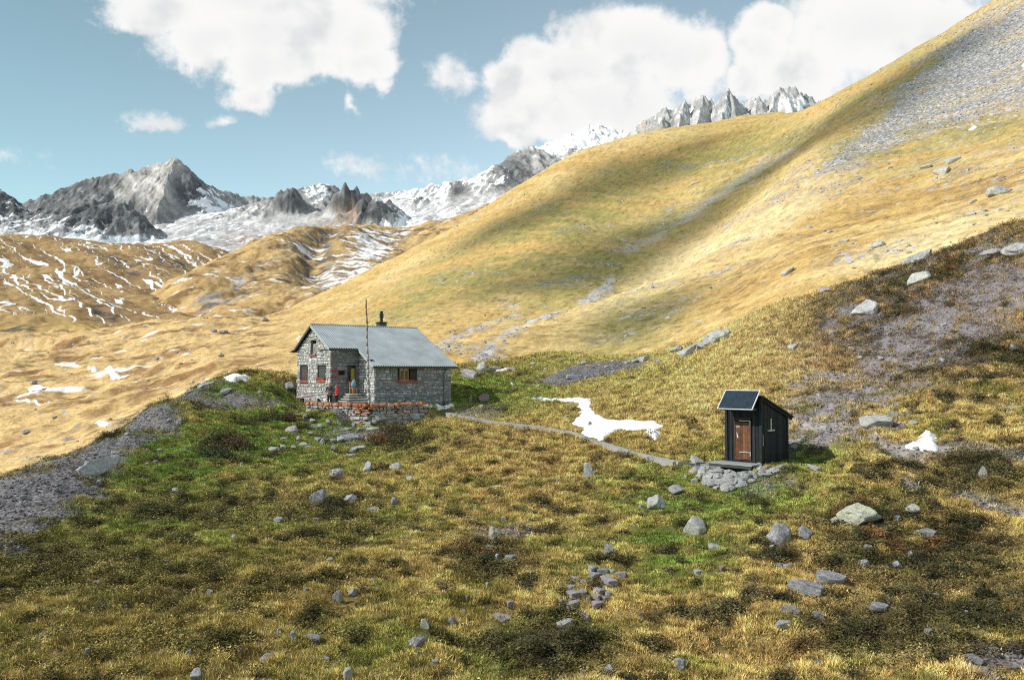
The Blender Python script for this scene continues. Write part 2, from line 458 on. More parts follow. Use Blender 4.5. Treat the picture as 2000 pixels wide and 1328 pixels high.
    stones = np.maximum(stones, .035)
    hgt = lerp(.108, .07, np.clip(green, 0, 1)) * (1 - .35 * dk)
    dens = np.clip(1 - 1.25 * bare, 0, 1)
    return np.clip(col, .01, .9), stones, dens, hgt, dk

GROUND = Surf(NEAR_PTS, near_relief)

# ---- hillside and valley floor behind the knoll
HILL_PTS = [
 (-700, 1000, 80), (-700, 850, 150), (-700, 760, 300), (-700, 690, 500),
 (0, 960, 78), (0, 905, 100), (0, 850, 130), (0, 780, 190), (0, 720, 280), (0, 680, 380), (0, 655, 450),
 (200, 920, 80), (200, 815, 125), (200, 760, 180), (200, 710, 270), (200, 670, 370), (200, 640, 470),
 (400, 830, 80), (400, 760, 115), (400, 730, 160), (400, 690, 240), (400, 650, 340), (400, 618, 440),
 (560, 800, 80), (560, 740, 105), (560, 700, 150), (560, 665, 230), (540, 640, 330), (525, 623, 420), (500, 640, 520), (450, 640, 560), (200, 660, 600), (0, 670, 600), (-700, 720, 650),
 (700, 790, 80), (700, 740, 100), (700, 690, 160), (700, 650, 230), (700, 600, 350), (700, 560, 450), (700, 540, 520), (700, 560, 650), (700, 640, 900),
 (600, 640, 300), (600, 583, 480), (600, 610, 600),
 (900, 770, 80), (900, 705, 120), (900, 680, 150), (900, 640, 200), (900, 560, 320), (900, 490, 430), (900, 440, 540), (900, 460, 680), (900, 560, 950),
 (800, 490, 530), (1000, 376, 570),
 (1070, 745, 100), (1070, 690, 140), (1070, 600, 230), (1070, 480, 370), (1070, 380, 520), (1070, 330, 600), (1070, 350, 720), (1070, 450, 1000),
 (1230, 700, 100), (1230, 655, 140), (1300, 695, 90), (1300, 640, 130), (1300, 610, 155), (1300, 560, 225), (1300, 480, 330), (1300, 390, 450), (1300, 300, 570), (1300, 255, 640), (1300, 275, 760), (1300, 400, 1000),
 (1180, 280, 640), (1400, 240, 640),
 (1500, 625, 88), (1500, 590, 105), (1500, 520, 150), (1500, 480, 190), (1500, 430, 260), (1500, 360, 340), (1500, 310, 430), (1500, 260, 530), (1500, 226, 610), (1500, 240, 730), (1500, 360, 1000),
 (1600, 570, 92), (1600, 510, 115), (1600, 420, 210), (1600, 330, 310), (1600, 260, 410), (1600, 203, 520), (1600, 215, 630), (1600, 330, 900),
 (1750, 530, 88), (1750, 490, 105), (1750, 440, 150), (1750, 350, 240), (1750, 260, 330), (1750, 180, 420), (1750, 122, 500), (1750, 130, 610), (1750, 220, 850),
 (1950, 460, 88), (1950, 420, 105), (1950, 390, 130), (1950, 330, 190), (1950, 250, 270), (1950, 130, 370), (1950, 3, 480), (1950, 10, 590), (1950, 120, 850),
 (2300, 360, 100), (2300, 200, 200), (2300, 0, 330), (2300, -170, 450), (2300, -150, 570), (2700, 300, 100), (2700, 50, 250), (2700, -200, 450), (2700, -180, 570),
]
GULLY = [(1600, 250, 430), (1540, 300, 400), (1440, 370, 330), (1330, 440, 280), (1200, 510, 250), (1080, 570, 240)]
RIB = [(1680, 170, 440), (1600, 250, 390), (1540, 320, 330), (1420, 420, 260), (1300, 500, 220), (1180, 580, 180), (1060, 660, 145)]
def to_xy(L):
    a = np.array(L, float); p = P(a[:, 0], a[:, 1], a[:, 2]); return [(q[0], q[1]) for q in p]
GULLY_W, RIB_W = to_xy(GULLY), to_xy(RIB)
RAVINE_W = to_xy([(-250, 660, 400), (0, 648, 400), (60, 650, 390), (110, 645, 380)])

def hill_relief(X, Y, zb):
    k = ss(80, 260, Y)
    h = k * (2.6 * fbm(X / 70, Y / 70, 3, 31)) + (.35 + .75 * k) * fbm(X / 17, Y / 17, 3, 32) + .62 * fbm(X / 5.5, Y / 5.5, 3, 33) + .30 * fbm(X / 2.1, Y / 2.1, 2, 34)
    h = h + .30 * ss(900, 1250, UV(X, Y, zb)[0]) * pn(X / 26 + 9, zb / 1.5 + 1.5 * fbm(X / 22, Y / 22, 2, 37), 39)
    h = h - np.maximum(0, 74 - Y) * lerp(.35, 1.3, ss(-.45, -.25, X / Y))
    g = line_d(X, Y, GULLY_W); r = line_d(X, Y, RIB_W)
    h = h - 3.5 * np.exp(-(g / 24) ** 2) + 3 * np.exp(-(r / 20) ** 2)
    u, v = UV(X, Y, zb)
    # hummocky moraine on the valley floor to the left
    kv = (1 - ss(430, 620, u)) * ss(75, 140, Y)
    h = h + kv * (3.2 * fbm(X / 34, Y / 34, 3, 35) + 1.1 * fbm(X / 9, Y / 9, 3, 36))
    h = h - 9 * np.exp(-(line_d(X, Y, RAVINE_W) / 10) ** 2)
    # shallow runnels straight down the big slope
    kr = ss(600, 760, u) * ss(140, 260, Y)
    h = h + kr * .8 * fbm((X * .8 + Y * .55) / 22, (Y * .8 - X * .5) / 130, 3, 38)
    return h

HILLSIDE = Surf(HILL_PTS, hill_relief)
TALUS = [[(1600, 330), (1700, 240), (1800, 130), (1900, 40), (2060, -40), (2060, 200), (1900, 240), (1780, 270), (1700, 310), (1620, 350), (1560, 350)],
         [(1560, 350), (1640, 320), (1720, 300), (1680, 350), (1560, 380), (1480, 420), (1420, 440), (1500, 380)],
         [(1200, 535), (1150, 575), (1080, 620), (1000, 670), (930, 705), (960, 710), (1060, 650), (1140, 590), (1190, 550)],
         [(1000, 600), (920, 640), (850, 680), (880, 690), (960, 640), (1010, 610)],
         [(1560, 285), (1500, 315), (1420, 365), (1300, 430), (1180, 490), (1200, 500), (1320, 435), (1440, 365), (1530, 310)],
         [(1350, 590), (1280, 620), (1200, 660), (1150, 685), (1230, 670), (1330, 620)]]

def hill_cover(X, Y, zb):
    u, v = UV(X, Y, zb)
    n1 = fbm(X / 60, Y / 60, 4, 41); n2 = fbm(X / 14, Y / 14, 4, 42); n3 = fbm(X / 4, Y / 4, 3, 43)
    st = fbm((X * .8 + Y * .55) / 9, (Y * .8 - X * .5) / 70, 4, 44)
    straw = np.array((.61, .445, .20)); gold = np.array((.52, .35, .135)); olv = np.array((.265, .235, .078)); brn = np.array((.29, .175, .065))
    col = lerp(gold, straw, ss(-.3, .3, n1 + .5 * st)[..., None])
    gre = els(u, v, [(1420, 300, 220, 60, -12), (1000, 520, 260, 50, -20), (1100, 440, 300, 70, -26), (850, 570, 160, 40, -22), (1800, 200, 220, 120, -30), (1200, 500, 240, 60, -28), (1460, 345, 160, 40, -35), (1250, 640, 130, 50, -25), (1900, 240, 150, 50, 0), (1700, 290, 120, 50), (1150, 400, 120, 50, -30)])  # olive turf, deepened in the colour along the shaded bands
    col = lerp(col, olv, (.92 * gre * ss(-.5, .2, n1 + st + .4 * n2))[..., None])
    # browner turf low on the right and in patches on the valley floor
    br = els(u, v, [(1700, 430, 300, 60, -20), (1900, 360, 220, 60, -15), (1500, 520, 240, 60, -25), (1600, 480, 220, 60, -22)])
    col = lerp(col, brn, (.75 * br * ss(-.25, .35, n2 + .5 * n3))[..., None])
    bright = els(u, v, [(1330, 520, 200, 40, -32), (1800, 470, 200, 26, -18), (1500, 440, 160, 30, -32)])  # sunlit bands laid into the turf colour as paler cream
    col = lerp(col, np.array((.64, .52, .30)), (.8 * bright)[..., None])
    val = (1 - ss(480, 640, u)) * (1 - ss(0, 1, (v - 1000) / 10))
    col = lerp(col, np.array((.62, .43, .20)), (.85 * val)[..., None])
    col = lerp(col, np.array((.25, .14, .062)), (val * .9 * ss(.04, .34, fbm(X / 22, Y / 16, 4, 46) + .4 * n3))[..., None])
    col = lerp(col, np.array((.13, .085, .04)), (val * .6 * ss(.22, .45, n2 + .3 * n3))[..., None])
    st2 = fbm((X * .8 + Y * .55) / 3.2, (Y * .8 - X * .5) / 26, 3, 45)
    col = col * (1 + .30 * n3 + .16 * n2 + .16 * st2 + .15 * st)[..., None]
    col = col * (1 - .38 * ss(.12, .42, fbm(X / 2.4, Y / 2.4, 3, 50) + .3 * n2))[..., None]  # tussock shadows painted in as dark specks
    sc = 0 * u
    for i, pg in enumerate(TALUS):
        w = (.95, .6, .8, .6, .32, .3)[i]
        sc = np.maximum(sc, w * (1 - ss(-22, 14, poly_sd(u, v, pg) + 55 * st + 30 * n2)))
    thin = np.abs(pn((X * .8 + Y * .55) / 13, (Y * .8 - X * .5) / 150, 49))
    sc = np.maximum(sc, .42 * (1 - ss(.02, .075, thin)) * ss(-.1, .25, n1 + .5 * n2) * ss(620, 760, u) * ss(120, 200, Y))
    sc = np.maximum(sc, .12 * ss(1480, 1650, u) * ss(-.25, .4, st + n2) * (v < 420))
    sc = np.maximum(sc, .25 * els(u, v, [(1720, 480, 120, 26, -10), (1930, 340, 120, 40)]) * ss(-.2, .3, n2))
    sc = np.maximum(sc, .10 * val * ss(.1, .4, st + .5 * n2))
    grey = np.array((.20, .20, .212))
    col = lerp(col, grey, np.clip(1.05 * sc * ss(-.5, .3, st + .4 * n3), 0, .85)[..., None])
    pale = np.maximum(1 - ss(1, 9, line_d(u, v, [(1195, 538), (1140, 580), (1070, 630), (1000, 672), (940, 706)]) + 8 * n2 + 6 * n3), .6 * (1 - ss(0, 14, line_d(u, v, [(1005, 598), (940, 640), (870, 682)]) + 14 * n2 + 8 * n3)))
    pale = np.maximum(pale, .5 * (1 - ss(0, 12, line_d(u, v, [(1545, 285), (1450, 345), (1330, 430), (1230, 490)]) + 16 * n2 + 8 * n3)))
    col = lerp(col, np.array((.50, .475, .455)), (.8 * pale)[..., None])
    snow = val * .52 * ss(.15, .5, fbm(X / 30, Y / 11, 3, 48) + .1 * n3) * ss(85, 130, Y)
    snow = np.maximum(snow, .45 * els(u, v, [(590, 660, 20, 8), (585, 690, 16, 6), (470, 640, 60, 14)]))
    return np.clip(col, .01, .9), np.clip(sc, .012, .95), snow

def sheet(name, zf, a0, a1, na, Ys, cover, mat, label, chan):
    a = np.linspace(a0, a1, na)
    if a0 < -1 and a1 > 1:                         # carry the wide sheets on to the sides, more coarsely
        w = 1.05 * np.geomspace(1, 2.6, 60)[1:]; a = np.concatenate([-w[::-1], np.linspace(-1.05, 1.05, na), w]); na = len(a)
    A, YY = np.meshgrid(a, Ys)
    X = A * YY
    zb, z = zf(X, YY)
    V = np.stack([X, YY, z], -1).reshape(-1, 3)
    ny = len(Ys)
    i = np.arange(na * ny).reshape(ny, na)
    Fq = np.stack([i[:-1, :-1], i[:-1, 1:], i[1:, 1:], i[1:, :-1]], -1).reshape(-1, 4)
    me = mk_mesh(name, V, Fq, True)
    C = cover(X.ravel(), YY.ravel(), zb.ravel(), z.ravel())
    col_attr(me, C[0])
    for k, v in chan(C): flt_attr(me, v, k)
    return link(name, me, mat, kind='structure', label=label, cat=name)

M_GROUND = mat_terrain('turf', 9, 2.2, .05, fleck=9, stones=((.07, .068, .072), (.27, .26, .27)))
M_HILL = mat_terrain('dry hill turf', 2.2, .5, .30, .5, snow_noise=.05, fleck=.85, lo=.62, hi=1.32)

def zz(Sf): return lambda X, Y: (lambda zb: (zb, zb + Sf.relief(X, Y, zb)))(Sf.base(X, Y))

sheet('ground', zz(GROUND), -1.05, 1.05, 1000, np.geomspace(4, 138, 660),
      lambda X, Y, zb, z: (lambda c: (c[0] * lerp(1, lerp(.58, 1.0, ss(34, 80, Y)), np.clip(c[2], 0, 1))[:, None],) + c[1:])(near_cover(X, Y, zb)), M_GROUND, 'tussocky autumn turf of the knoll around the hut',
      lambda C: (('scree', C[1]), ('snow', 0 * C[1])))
sheet('hillside', zz(HILLSIDE), -1.1, 1.1, 900, np.geomspace(46, 1000, 560),
      lambda X, Y, zb, z: hill_cover(X, Y, zb), M_HILL, 'golden grass hillside and valley floor behind the hut',
      lambda C: (('scree', C[1]), ('snow', C[2])))

# ---- the striped hill on the left, the brown hills in the middle
HD = [(-700, 700, 480), (-700, 400, 900), (-700, 430, 1150), (-300, 680, 480), (0, 675, 450), (100, 660, 460), (200, 652, 480), (300, 646, 490), (380, 632, 510), (470, 616, 560),
 (0, 600, 580), (0, 540, 700), (0, 490, 820), (0, 458, 900), (100, 600, 590), (100, 540, 720), (100, 500, 840), (100, 477, 930),
 (200, 590, 620), (200, 540, 740), (200, 500, 880), (200, 479, 1000), (300, 590, 640), (300, 545, 770), (300, 510, 920), (300, 481, 1080),
 (380, 592, 680), (380, 555, 820), (380, 520, 980), (400, 488, 1150), (430, 487, 1200), (440, 590, 760), (440, 545, 950), (500, 630, 640), (560, 640, 800), (520, 540, 1200), (600, 560, 1300),
 (0, 480, 1100), (200, 500, 1250), (400, 515, 1400), (-300, 430, 900), (-300, 460, 1100), (0, 560, 1400), (400, 600, 1600)]
HE = [(300, 720, 420), (400, 660, 430), (480, 680, 420), (560, 680, 420), (700, 650, 480), (200, 690, 560), (200, 640, 700), (200, 640, 1100), (300, 610, 640), (345, 578, 640), (345, 553, 720), (400, 600, 560), (480, 614, 520), (560, 602, 530), (640, 595, 560), (700, 575, 650), (800, 525, 800), (900, 475, 950),
 (400, 520, 850), (450, 492, 950), (500, 470, 1020), (560, 456, 1080), (640, 440, 1150), (700, 440, 1200), (760, 452, 1200), (820, 440, 1250), (870, 433, 1300), (950, 400, 1350), (1060, 390, 1400),
 (450, 550, 720), (560, 530, 820), (640, 515, 880), (720, 505, 950), (800, 480, 1080), (400, 545, 1100), (500, 510, 1250), (560, 500, 1400), (640, 480, 1450), (700, 480, 1500), (870, 470, 1600), (1060, 420, 1700), (1300, 420, 1400), (1300, 420, 1700), (300, 600, 1300)]

def hd_relief(X, Y, zb):
    return 16 * fbm((X * .75 + Y * .66) / 120, (X * .66 - Y * .75) / 420, 3, 51) + 4 * fbm((X * .75 + Y * .66) / 26, (X * .66 - Y * .75) / 160, 3, 52) + 2.5 * fbm(X / 14, Y / 14, 3, 53)
HE_GULLY = to_xy([(640, 450, 1120), (622, 480, 1020), (612, 520, 900), (606, 570, 720)])
HE_GULLY2 = to_xy([(770, 450, 1180), (740, 480, 1080), (700, 520, 950), (660, 560, 760)])
def he_relief(X, Y, zb):
    h = 15 * fbm((X * .9 - Y * .25) / 130, (Y + X * .25) / 330, 4, 55) + 6 * fbm(X / 38, Y / 60, 4, 56) + 2.5 * fbm(X / 12, Y / 16, 3, 57)
    return h - 13 * np.exp(-(line_d(X, Y, HE_GULLY) / 18) ** 2) - 5 * np.exp(-(line_d(X, Y, HE_GULLY2) / 30) ** 2)
SD, SE_ = Surf(HD, hd_relief), Surf(HE, he_relief)

def hd_cover(X, Y, zb, z):
    u, v = UV(X, Y, zb)
    p = (X * .75 + Y * .66); q = (X * .66 - Y * .75)
    n1 = fbm(X / 60, Y / 60, 4, 61); n2 = fbm(X / 15, Y / 15, 4, 62)
    wob = 18 * fbm(X / 55, Y / 55, 3, 65)
    l1 = np.abs(pn((p + .6 * wob) / 17, q / 260, 63)); l2 = np.abs(pn((p + wob) / 10 + 5.3, q / 150, 64)); st = pn((p + wob) / 9, q / 90, 68)
    brk = fbm(X / 60, Y / 60, 3, 67)
    col = lerp(np.array((.25, .16, .078)), np.array((.37, .25, .115)), ss(-.3, .3, n1 + .4 * n2)[..., None])
    col = lerp(col, np.array((.16, .10, .045)), (.7 * ss(.1, .4, n2 - .3 * st))[..., None])
    col = lerp(col, np.array((.50, .35, .13)), (ss(620, 660, v) * .8)[..., None])
    rk = els(u, v, [(335, 520, 50, 20, 20), (230, 515, 60, 12, 25), (200, 620, 40, 16, 20), (30, 650, 60, 10)]) * ss(-.2, .2, n2)
    col = lerp(col, np.array((.075, .07, .07)), (.9 * rk)[..., None])
    snow = .5 + np.maximum(9 * (.043 * (1 + 1.4 * brk) - l1), 7 * (.038 * (.3 + 2.0 * fbm(X / 80, Y / 80, 2, 69)) - l2))
    snow = snow - .9 * ss(625, 665, v) - .3 * ss(.1, .4, fbm(X / 110, Y / 110, 2, 66)) + .16 * els(u, v, [(390, 500, 90, 40), (60, 560, 100, 60), (250, 620, 70, 30)])
    return col, 0 * u + .02, np.clip(snow, 0, 1)

def he_cover(X, Y, zb, z):
    u, v = UV(X, Y, zb)
    n1 = fbm(X / 80, Y / 80, 4, 71); n2 = fbm(X / 18, Y / 18, 4, 72); n3 = fbm(X / 40, Y / 14, 4, 73)
    col = lerp(np.array((.37, .245, .11)), np.array((.50, .345, .155)), ss(-.3, .3, n1)[..., None])
    col = lerp(col, np.array((.20, .12, .055)), (.9 * ss(.08, .4, n2 + .7 * fbm(X / 50, Y / 50, 3, 76)))[..., None])
    g = np.exp(-(line_d(X, Y, HE_GULLY) / 24) ** 2); g2 = np.exp(-(line_d(X, Y, HE_GULLY2) / 40) ** 2)
    rk = np.maximum(np.maximum(g, .6 * g2) * ss(-.35, .1, n2), els(u, v, [(610, 465, 60, 10, -15), (430, 575, 50, 14), (690, 455, 60, 10), (480, 560, 30, 14)]) * ss(-.3, .1, n2))
    col = lerp(col, np.array((.10, .095, .095)), (.85 * rk)[..., None])
    gy = els(u, v, [(425, 590, 40, 18), (640, 540, 22, 40, 15), (480, 540, 70, 7, -30)])
    col = lerp(col, np.array((.42, .42, .44)), (.8 * gy * ss(-.3, .2, n3))[..., None])
    snow = .28 + .62 * n3 + .17 * g2 + .12 * els(u, v, [(700, 510, 60, 40, 30), (600, 470, 90, 10), (720, 480, 40, 30)]) - .12 * ss(-.2, .3, n1)
    return col, 0 * u + .02, np.clip(snow, 0, 1)

M_HD = mat_terrain('striped hill turf', .4, .07, 1.0, .5, snow_noise=.25, snow_edge=.12, snow_amp=.7)
chan3 = lambda C: (('scree', C[1]), ('snow', C[2]))
sheet('hill', zz(SD), -1.1, -.2, 560, np.geomspace(440, 1500, 420), hd_cover, M_HD, 'brown hill striped with thin lines of snow on the left', chan3)
sheet('hill', zz(SE_), -.52, .15, 520, np.geomspace(410, 1650, 440), he_cover, M_HD, 'golden brown folded hills below the grey mountains', chan3)

# ---- the grey mountains: ridges and ribs as 3-D lines, flanks falling away on either side of them, gullied rock on the flanks
BASE_M = Surf([(-900, 560, 1150), (-300, 540, 1150), (0, 520, 1150), (250, 510, 1200), (500, 500, 1250), (700, 480, 1350), (900, 460, 1450), (1150, 440, 1500),
               (-300, 500, 1500), (0, 488, 1500), (250, 484, 1500), (450, 474, 1550), (600, 462, 1600), (750, 455, 1650), (900, 430, 1800), (1100, 400, 1900),
               (0, 470, 2000), (300, 462, 2000), (450, 448, 2000), (540, 440, 2000), (650, 430, 2100), (800, 415, 2150), (950, 390, 2200), (1100, 360, 2300),
               (300, 440, 2600), (480, 408, 2800), (560, 398, 2900), (700, 395, 2700), (850, 380, 2700), (-300, 480, 3000), (300, 420, 3600), (700, 420, 3700), (1100, 380, 3600)], lam=1e-2)
# (points u, v, depth;  fall beyond the line;  fall on the near side;  kind)  a line running to the right has its far side on the left hand
RIDGES = [
 ([(-260, 445, 3300), (-100, 425, 3250), (40, 396, 3200), (85, 383, 3180), (130, 367, 3150), (170, 350, 3120), (200, 346, 3100), (245, 335, 3080), (270, 330, 3060), (300, 322, 3020), (322, 317, 3010), (338, 310, 3000), (346, 311, 3000)], 1.2, .95),
 ([(346, 311, 3000), (362, 324, 3090), (385, 346, 3190), (410, 362, 3300), (440, 374, 3380), (480, 383, 3450), (530, 388, 3500)], 1.2, 1.25),
 ([(343, 310, 3000), (330, 345, 2860), (318, 385, 2720), (306, 425, 2560)], 2.4, .62),
 ([(300, 322, 3020), (272, 360, 2890), (250, 395, 2770)], 1.9, .8),
 ([(272, 330, 3060), (240, 368, 2920), (215, 400, 2800)], 1.7, .8),
 ([(250, 334, 3080), (215, 372, 2900), (190, 400, 2750)], 1.1, .7),
 ([(-200, 320, 2150), (-60, 345, 2100), (0, 372, 2050), (28, 394, 2000), (60, 424, 1930), (110, 458, 1800)], .8, .42),
 ([(50, 424, 2120), (90, 408, 2080), (130, 402, 2050), (185, 392, 2000), (215, 404, 1980), (240, 394, 1950), (262, 412, 1920), (285, 440, 1880), (312, 470, 1800)], .9, .45),
 ([(500, 440, 2280), (522, 418, 2270), (540, 392, 2260), (549, 368, 2250), (562, 364, 2245), (569, 372, 2245), (572, 366, 2245), (580, 375, 2290), (592, 388, 2340), (606, 404, 2390)], 1.6, 1.5),
 ([(585, 388, 2650), (605, 370, 2650), (625, 358, 2650), (645, 364, 2650), (668, 378, 2650)], .5, .45),
 ([(640, 412, 2200), (652, 385, 2190), (664, 370, 2180), (674, 358, 2175), (684, 366, 2175), (690, 372, 2180), (694, 363, 2190), (702, 374, 2230), (716, 376, 2270), (728, 392, 2320)], 1.6, 1.9),
 ([(655, 446, 1900), (690, 412, 1900), (712, 390, 1890), (722, 396, 1890), (736, 386, 1890), (748, 396, 1930), (760, 394, 1970), (778, 408, 2030), (792, 424, 2090)], 1.2, .85),
 ([(714, 390, 1890), (704, 418, 1830), (690, 446, 1770)], 1.6, .6),
 ([(700, 384, 3000), (740, 377, 2950), (800, 372, 2850), (850, 361, 2800), (900, 352, 2750), (950, 344, 2700), (968, 338, 2680), (986, 322, 2650), (1000, 312, 2630), (1012, 303, 2610), (1020, 292, 2600), (1028, 287, 2600), (1036, 290, 2600), (1041, 286, 2600), (1047, 306, 2660), (1060, 330, 2710), (1100, 360, 2650)], .8, .62),
 ([(1020, 292, 2600), (1006, 330, 2520), (985, 372, 2430)], 2.2, 1.0),
 ([(1000, 310, 2630), (980, 345, 2560), (962, 378, 2480)], 2.0, .9),
 ([(880, 384, 2420), (893, 366, 2420), (903, 362, 2420), (910, 368, 2420), (912, 380, 2420)], 2.0, 2.4),
 ([(795, 410, 2250), (812, 390, 2260), (824, 384, 2270), (838, 392, 2280)], 1.4, 1.1),
]
RIDGES_R = [
 ([(980, 330, 3100), (1040, 294, 3100), (1090, 274, 3100), (1120, 263, 3100), (1150, 249, 3100), (1175, 246, 3100), (1200, 252, 3100), (1218, 264, 3100), (1260, 285, 3150)], .7, .6),
 ([(1205, 282, 2500), (1228, 262, 2490), (1245, 243, 2480), (1262, 235, 2480), (1285, 224, 2470), (1300, 214, 2470), (1318, 212, 2465), (1332, 202, 2460), (1338, 199, 2460), (1346, 210, 2460), (1352, 205, 2460), (1360, 194, 2455), (1372, 189, 2455), (1380, 196, 2455), (1388, 193, 2455), (1398, 206, 2455), (1406, 196, 2450), (1414, 180, 2450), (1422, 176, 2450), (1430, 186, 2450), (1440, 196, 2455), (1448, 206, 2460), (1462, 198, 2470), (1476, 191, 2480), (1486, 198, 2480), (1500, 197, 2485), (1512, 180, 2490), (1524, 170, 2490), (1538, 174, 2495), (1550, 171, 2495), (1560, 186, 2500), (1574, 184, 2510), (1588, 192, 2520), (1600, 202, 2530), (1680, 240, 2560), (1800, 300, 2600)], 1.2, 2.0),
 ([(1338, 199, 2460), (1330, 235, 2410), (1318, 275, 2350)], 3.2, 1.2),
 ([(1374, 189, 2455), (1366, 230, 2405), (1356, 275, 2345)], 3.0, 1.2),
 ([(1421, 176, 2450), (1414, 215, 2400), (1402, 265, 2340)], 3.6, 1.4),
 ([(1478, 191, 2480), (1468, 230, 2430), (1456, 270, 2370)], 1.5, 1.2),
 ([(1526, 170, 2490), (1512, 205, 2440), (1494, 250, 2380)], 3.0, .9),
 ([(1300, 214, 2470), (1290, 250, 2410), (1276, 290, 2340)], 1.4, .9),
 ([(1572, 184, 2510), (1562, 220, 2450), (1550, 260, 2400)], 2.2, 1.0),
]

RIDGES_R[1] = ([(u, v, y + 2.2 * (v - 170)) for u, v, y in RIDGES_R[1][0]],) + RIDGES_R[1][1:]

def ridge_field(X, Y, L):
    out = np.full(X.shape, -1e9)
    for pts, sf, sn in L:
        a = np.array(pts, float); p = P(a[:, 0], a[:, 1], a[:, 2])
        best = np.full(X.shape, -1e9)
        for A, B in zip(p[:-1], p[1:]):
            ex, ey = B[0] - A[0], B[1] - A[1]
            l2 = ex * ex + ey * ey
            t = np.clip(((X - A[0]) * ex + (Y - A[1]) * ey) / l2, 0, 1)
            dx = X - A[0] - t * ex; dy = Y - A[1] - t * ey
            d = np.hypot(dx, dy)
            side = (ex * dy - ey * dx) / math.sqrt(l2)
            w = np.clip(side / (d + 1e-6), -1, 1)
            sl = lerp(sn, sf, (w + 1) / 2)
            best = np.maximum(best, A[2] + t * (B[2] - A[2]) - sl * d)
        out = np.maximum(out, best)
    return out

def mount_z(L, amp):
    def f(X, Y):
        zb = BASE_M.base(X, Y) if L is RIDGES else np.full(X.shape, 40.0) + (Y - 2400) * .05
        k_ = 1 if L is RIDGES else 1.7
        wx = 7 * k_ * fbm(X / 45, Y / 60, 4, 81); wy = 12 * k_ * fbm(X / 45, Y / 60, 4, 82)
        rf = ridge_field(X + wx, Y + wy, L)
        rock = ss(-6, 25, rf - zb)
        z = np.maximum(zb, rf)
        # flutes and gullies run down the flanks; benches and boulder hummocks in the basin
        fl = ridged((X + .3 * Y) / 46, (Y - .3 * X) / 190, 4, 83) - .35
        z = z + rock * amp * (17 * fl + 7 * fbm(X / 24, Y / 60, 3, 84) + 2 * fbm(X / 7, Y / 9, 2, 87))
        z = z + (1 - rock) * (20 * fbm(X / 150, Y / 210, 3, 85) + 7 * fbm(X / 34, Y / 50, 3, 86))
        return rock, z
    return f

def mount_cover(right):
    def f(X, Y, rock, z):
        u, v = UV(X, Y, z)
        n1 = fbm(X / 90, Y / 90, 4, 91); n2 = fbm(X / 24, Y / 30, 4, 92); st = fbm((X - .35 * Y) / 26, (Y + .35 * X) / 170, 4, 93)
        if right:
            col = lerp(np.array((.33, .325, .33)), np.array((.47, .46, .46)), ss(-.3, .3, n1 + .6 * n2)[..., None])
            col = lerp(col, np.array((.42, .30, .23)), (.7 * els(u, v, [(1268, 245, 20, 40, -20)]) * ss(-.2, .3, n2 + n1))[..., None])
            col = col * (1 + .6 * fbm((z * .8 - X * .5) / 20, Y / 100, 4, 96))[..., None]
            snow = .28 + .45 * st + .3 * n2 + .36 * ss(2750, 2900, Y) + .24 * ss(1490, 1560, u) * ss(172, 200, v)
            return col, 0 * u + .02, np.clip(snow, 0, 1)
        col = lerp(np.array((.48, .47, .47)), np.array((.38, .375, .385)), ss(-.2, .3, n1)[..., None])
        col = lerp(col, lerp(np.array((.26, .26, .265)), np.array((.44, .425, .41)), ss(-.35, .3, n2 + .5 * st)[..., None]), rock[..., None])
        lit_slab = rock * (Y > 2500) * ss(230, 260, u + (v - 330) * .4) * (u < 360)  # sunlit slab of the peak, painted paler
        col = lerp(col, np.array((.45, .425, .40)), (.8 * lit_slab * ss(-.5, .2, st + .4 * n2))[..., None])
        dk = rock * els(u, v, [(120, 375, 120, 50, -20), (190, 365, 60, 40, -30), (375, 370, 40, 50, 20), (1000, 340, 40, 40), (830, 392, 30, 16), (560, 390, 40, 40), (680, 385, 50, 40), (720, 420, 60, 40), (895, 375, 24, 24), (200, 420, 130, 36), (20, 400, 60, 50), (290, 450, 50, 40)])  # dark rock, with shaded faces also darkened in the colour
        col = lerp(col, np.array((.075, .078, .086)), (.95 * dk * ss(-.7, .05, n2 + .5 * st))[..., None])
        ob = els(u, v, [(680, 425, 30, 30, -40), (640, 440, 40, 14), (470, 470, 50, 14), (560, 460, 60, 10)])
        col = lerp(col, np.array((.36, .22, .12)), (.65 * ob * ss(-.3, .2, n2 + .3 * n1))[..., None])
        strata = fbm((z * .75 + X * .65) / 22, Y / 120 + X / 400, 4, 95)
        col = col * (1 + rock * .75 * strata)[..., None]
        snow = .40 + .46 * st + .26 * n2 - .16 * rock
        snow = snow + els(u, v, [(130, 460, 200, 40, 12, .30), (60, 440, 80, 40, 40, .22), (440, 415, 80, 30, 15, .26), (625, 375, 50, 22, 0, .40), (880, 360, 150, 26, -8, .34), (770, 435, 60, 30, 0, .22), (410, 380, 30, 30, 40, .2), (960, 340, 70, 30, -20, .1)])
        snow = snow - els(u, v, [(230, 360, 150, 50, -18, .5), (340, 360, 40, 50, 0, .28), (500, 440, 120, 30, 0, .16), (680, 385, 46, 34, 0, .5), (560, 390, 36, 36, 0, .5), (545, 425, 50, 20, 0, .3), (895, 375, 20, 18, 0, .5), (1010, 330, 50, 50, 0, .2), (600, 425, 70, 20, 0, .25), (720, 415, 40, 24, 0, .25)])
        return col, 0 * u + .02, np.clip(snow, 0, 1)
    return f
M_MT = mat_terrain('mountain rock', .11, .02, 3.0, .85, snow_noise=.045, snow_edge=.06, snow_stretch=(1.8, .5, 1), lo=.7, hi=1.3)
sheet('mountain', mount_z(RIDGES, .8), -.95, .16, 900, np.linspace(1150, 3650, 440), mount_cover(False), M_MT, 'grey rocky mountains with old snow around a high basin', chan3)
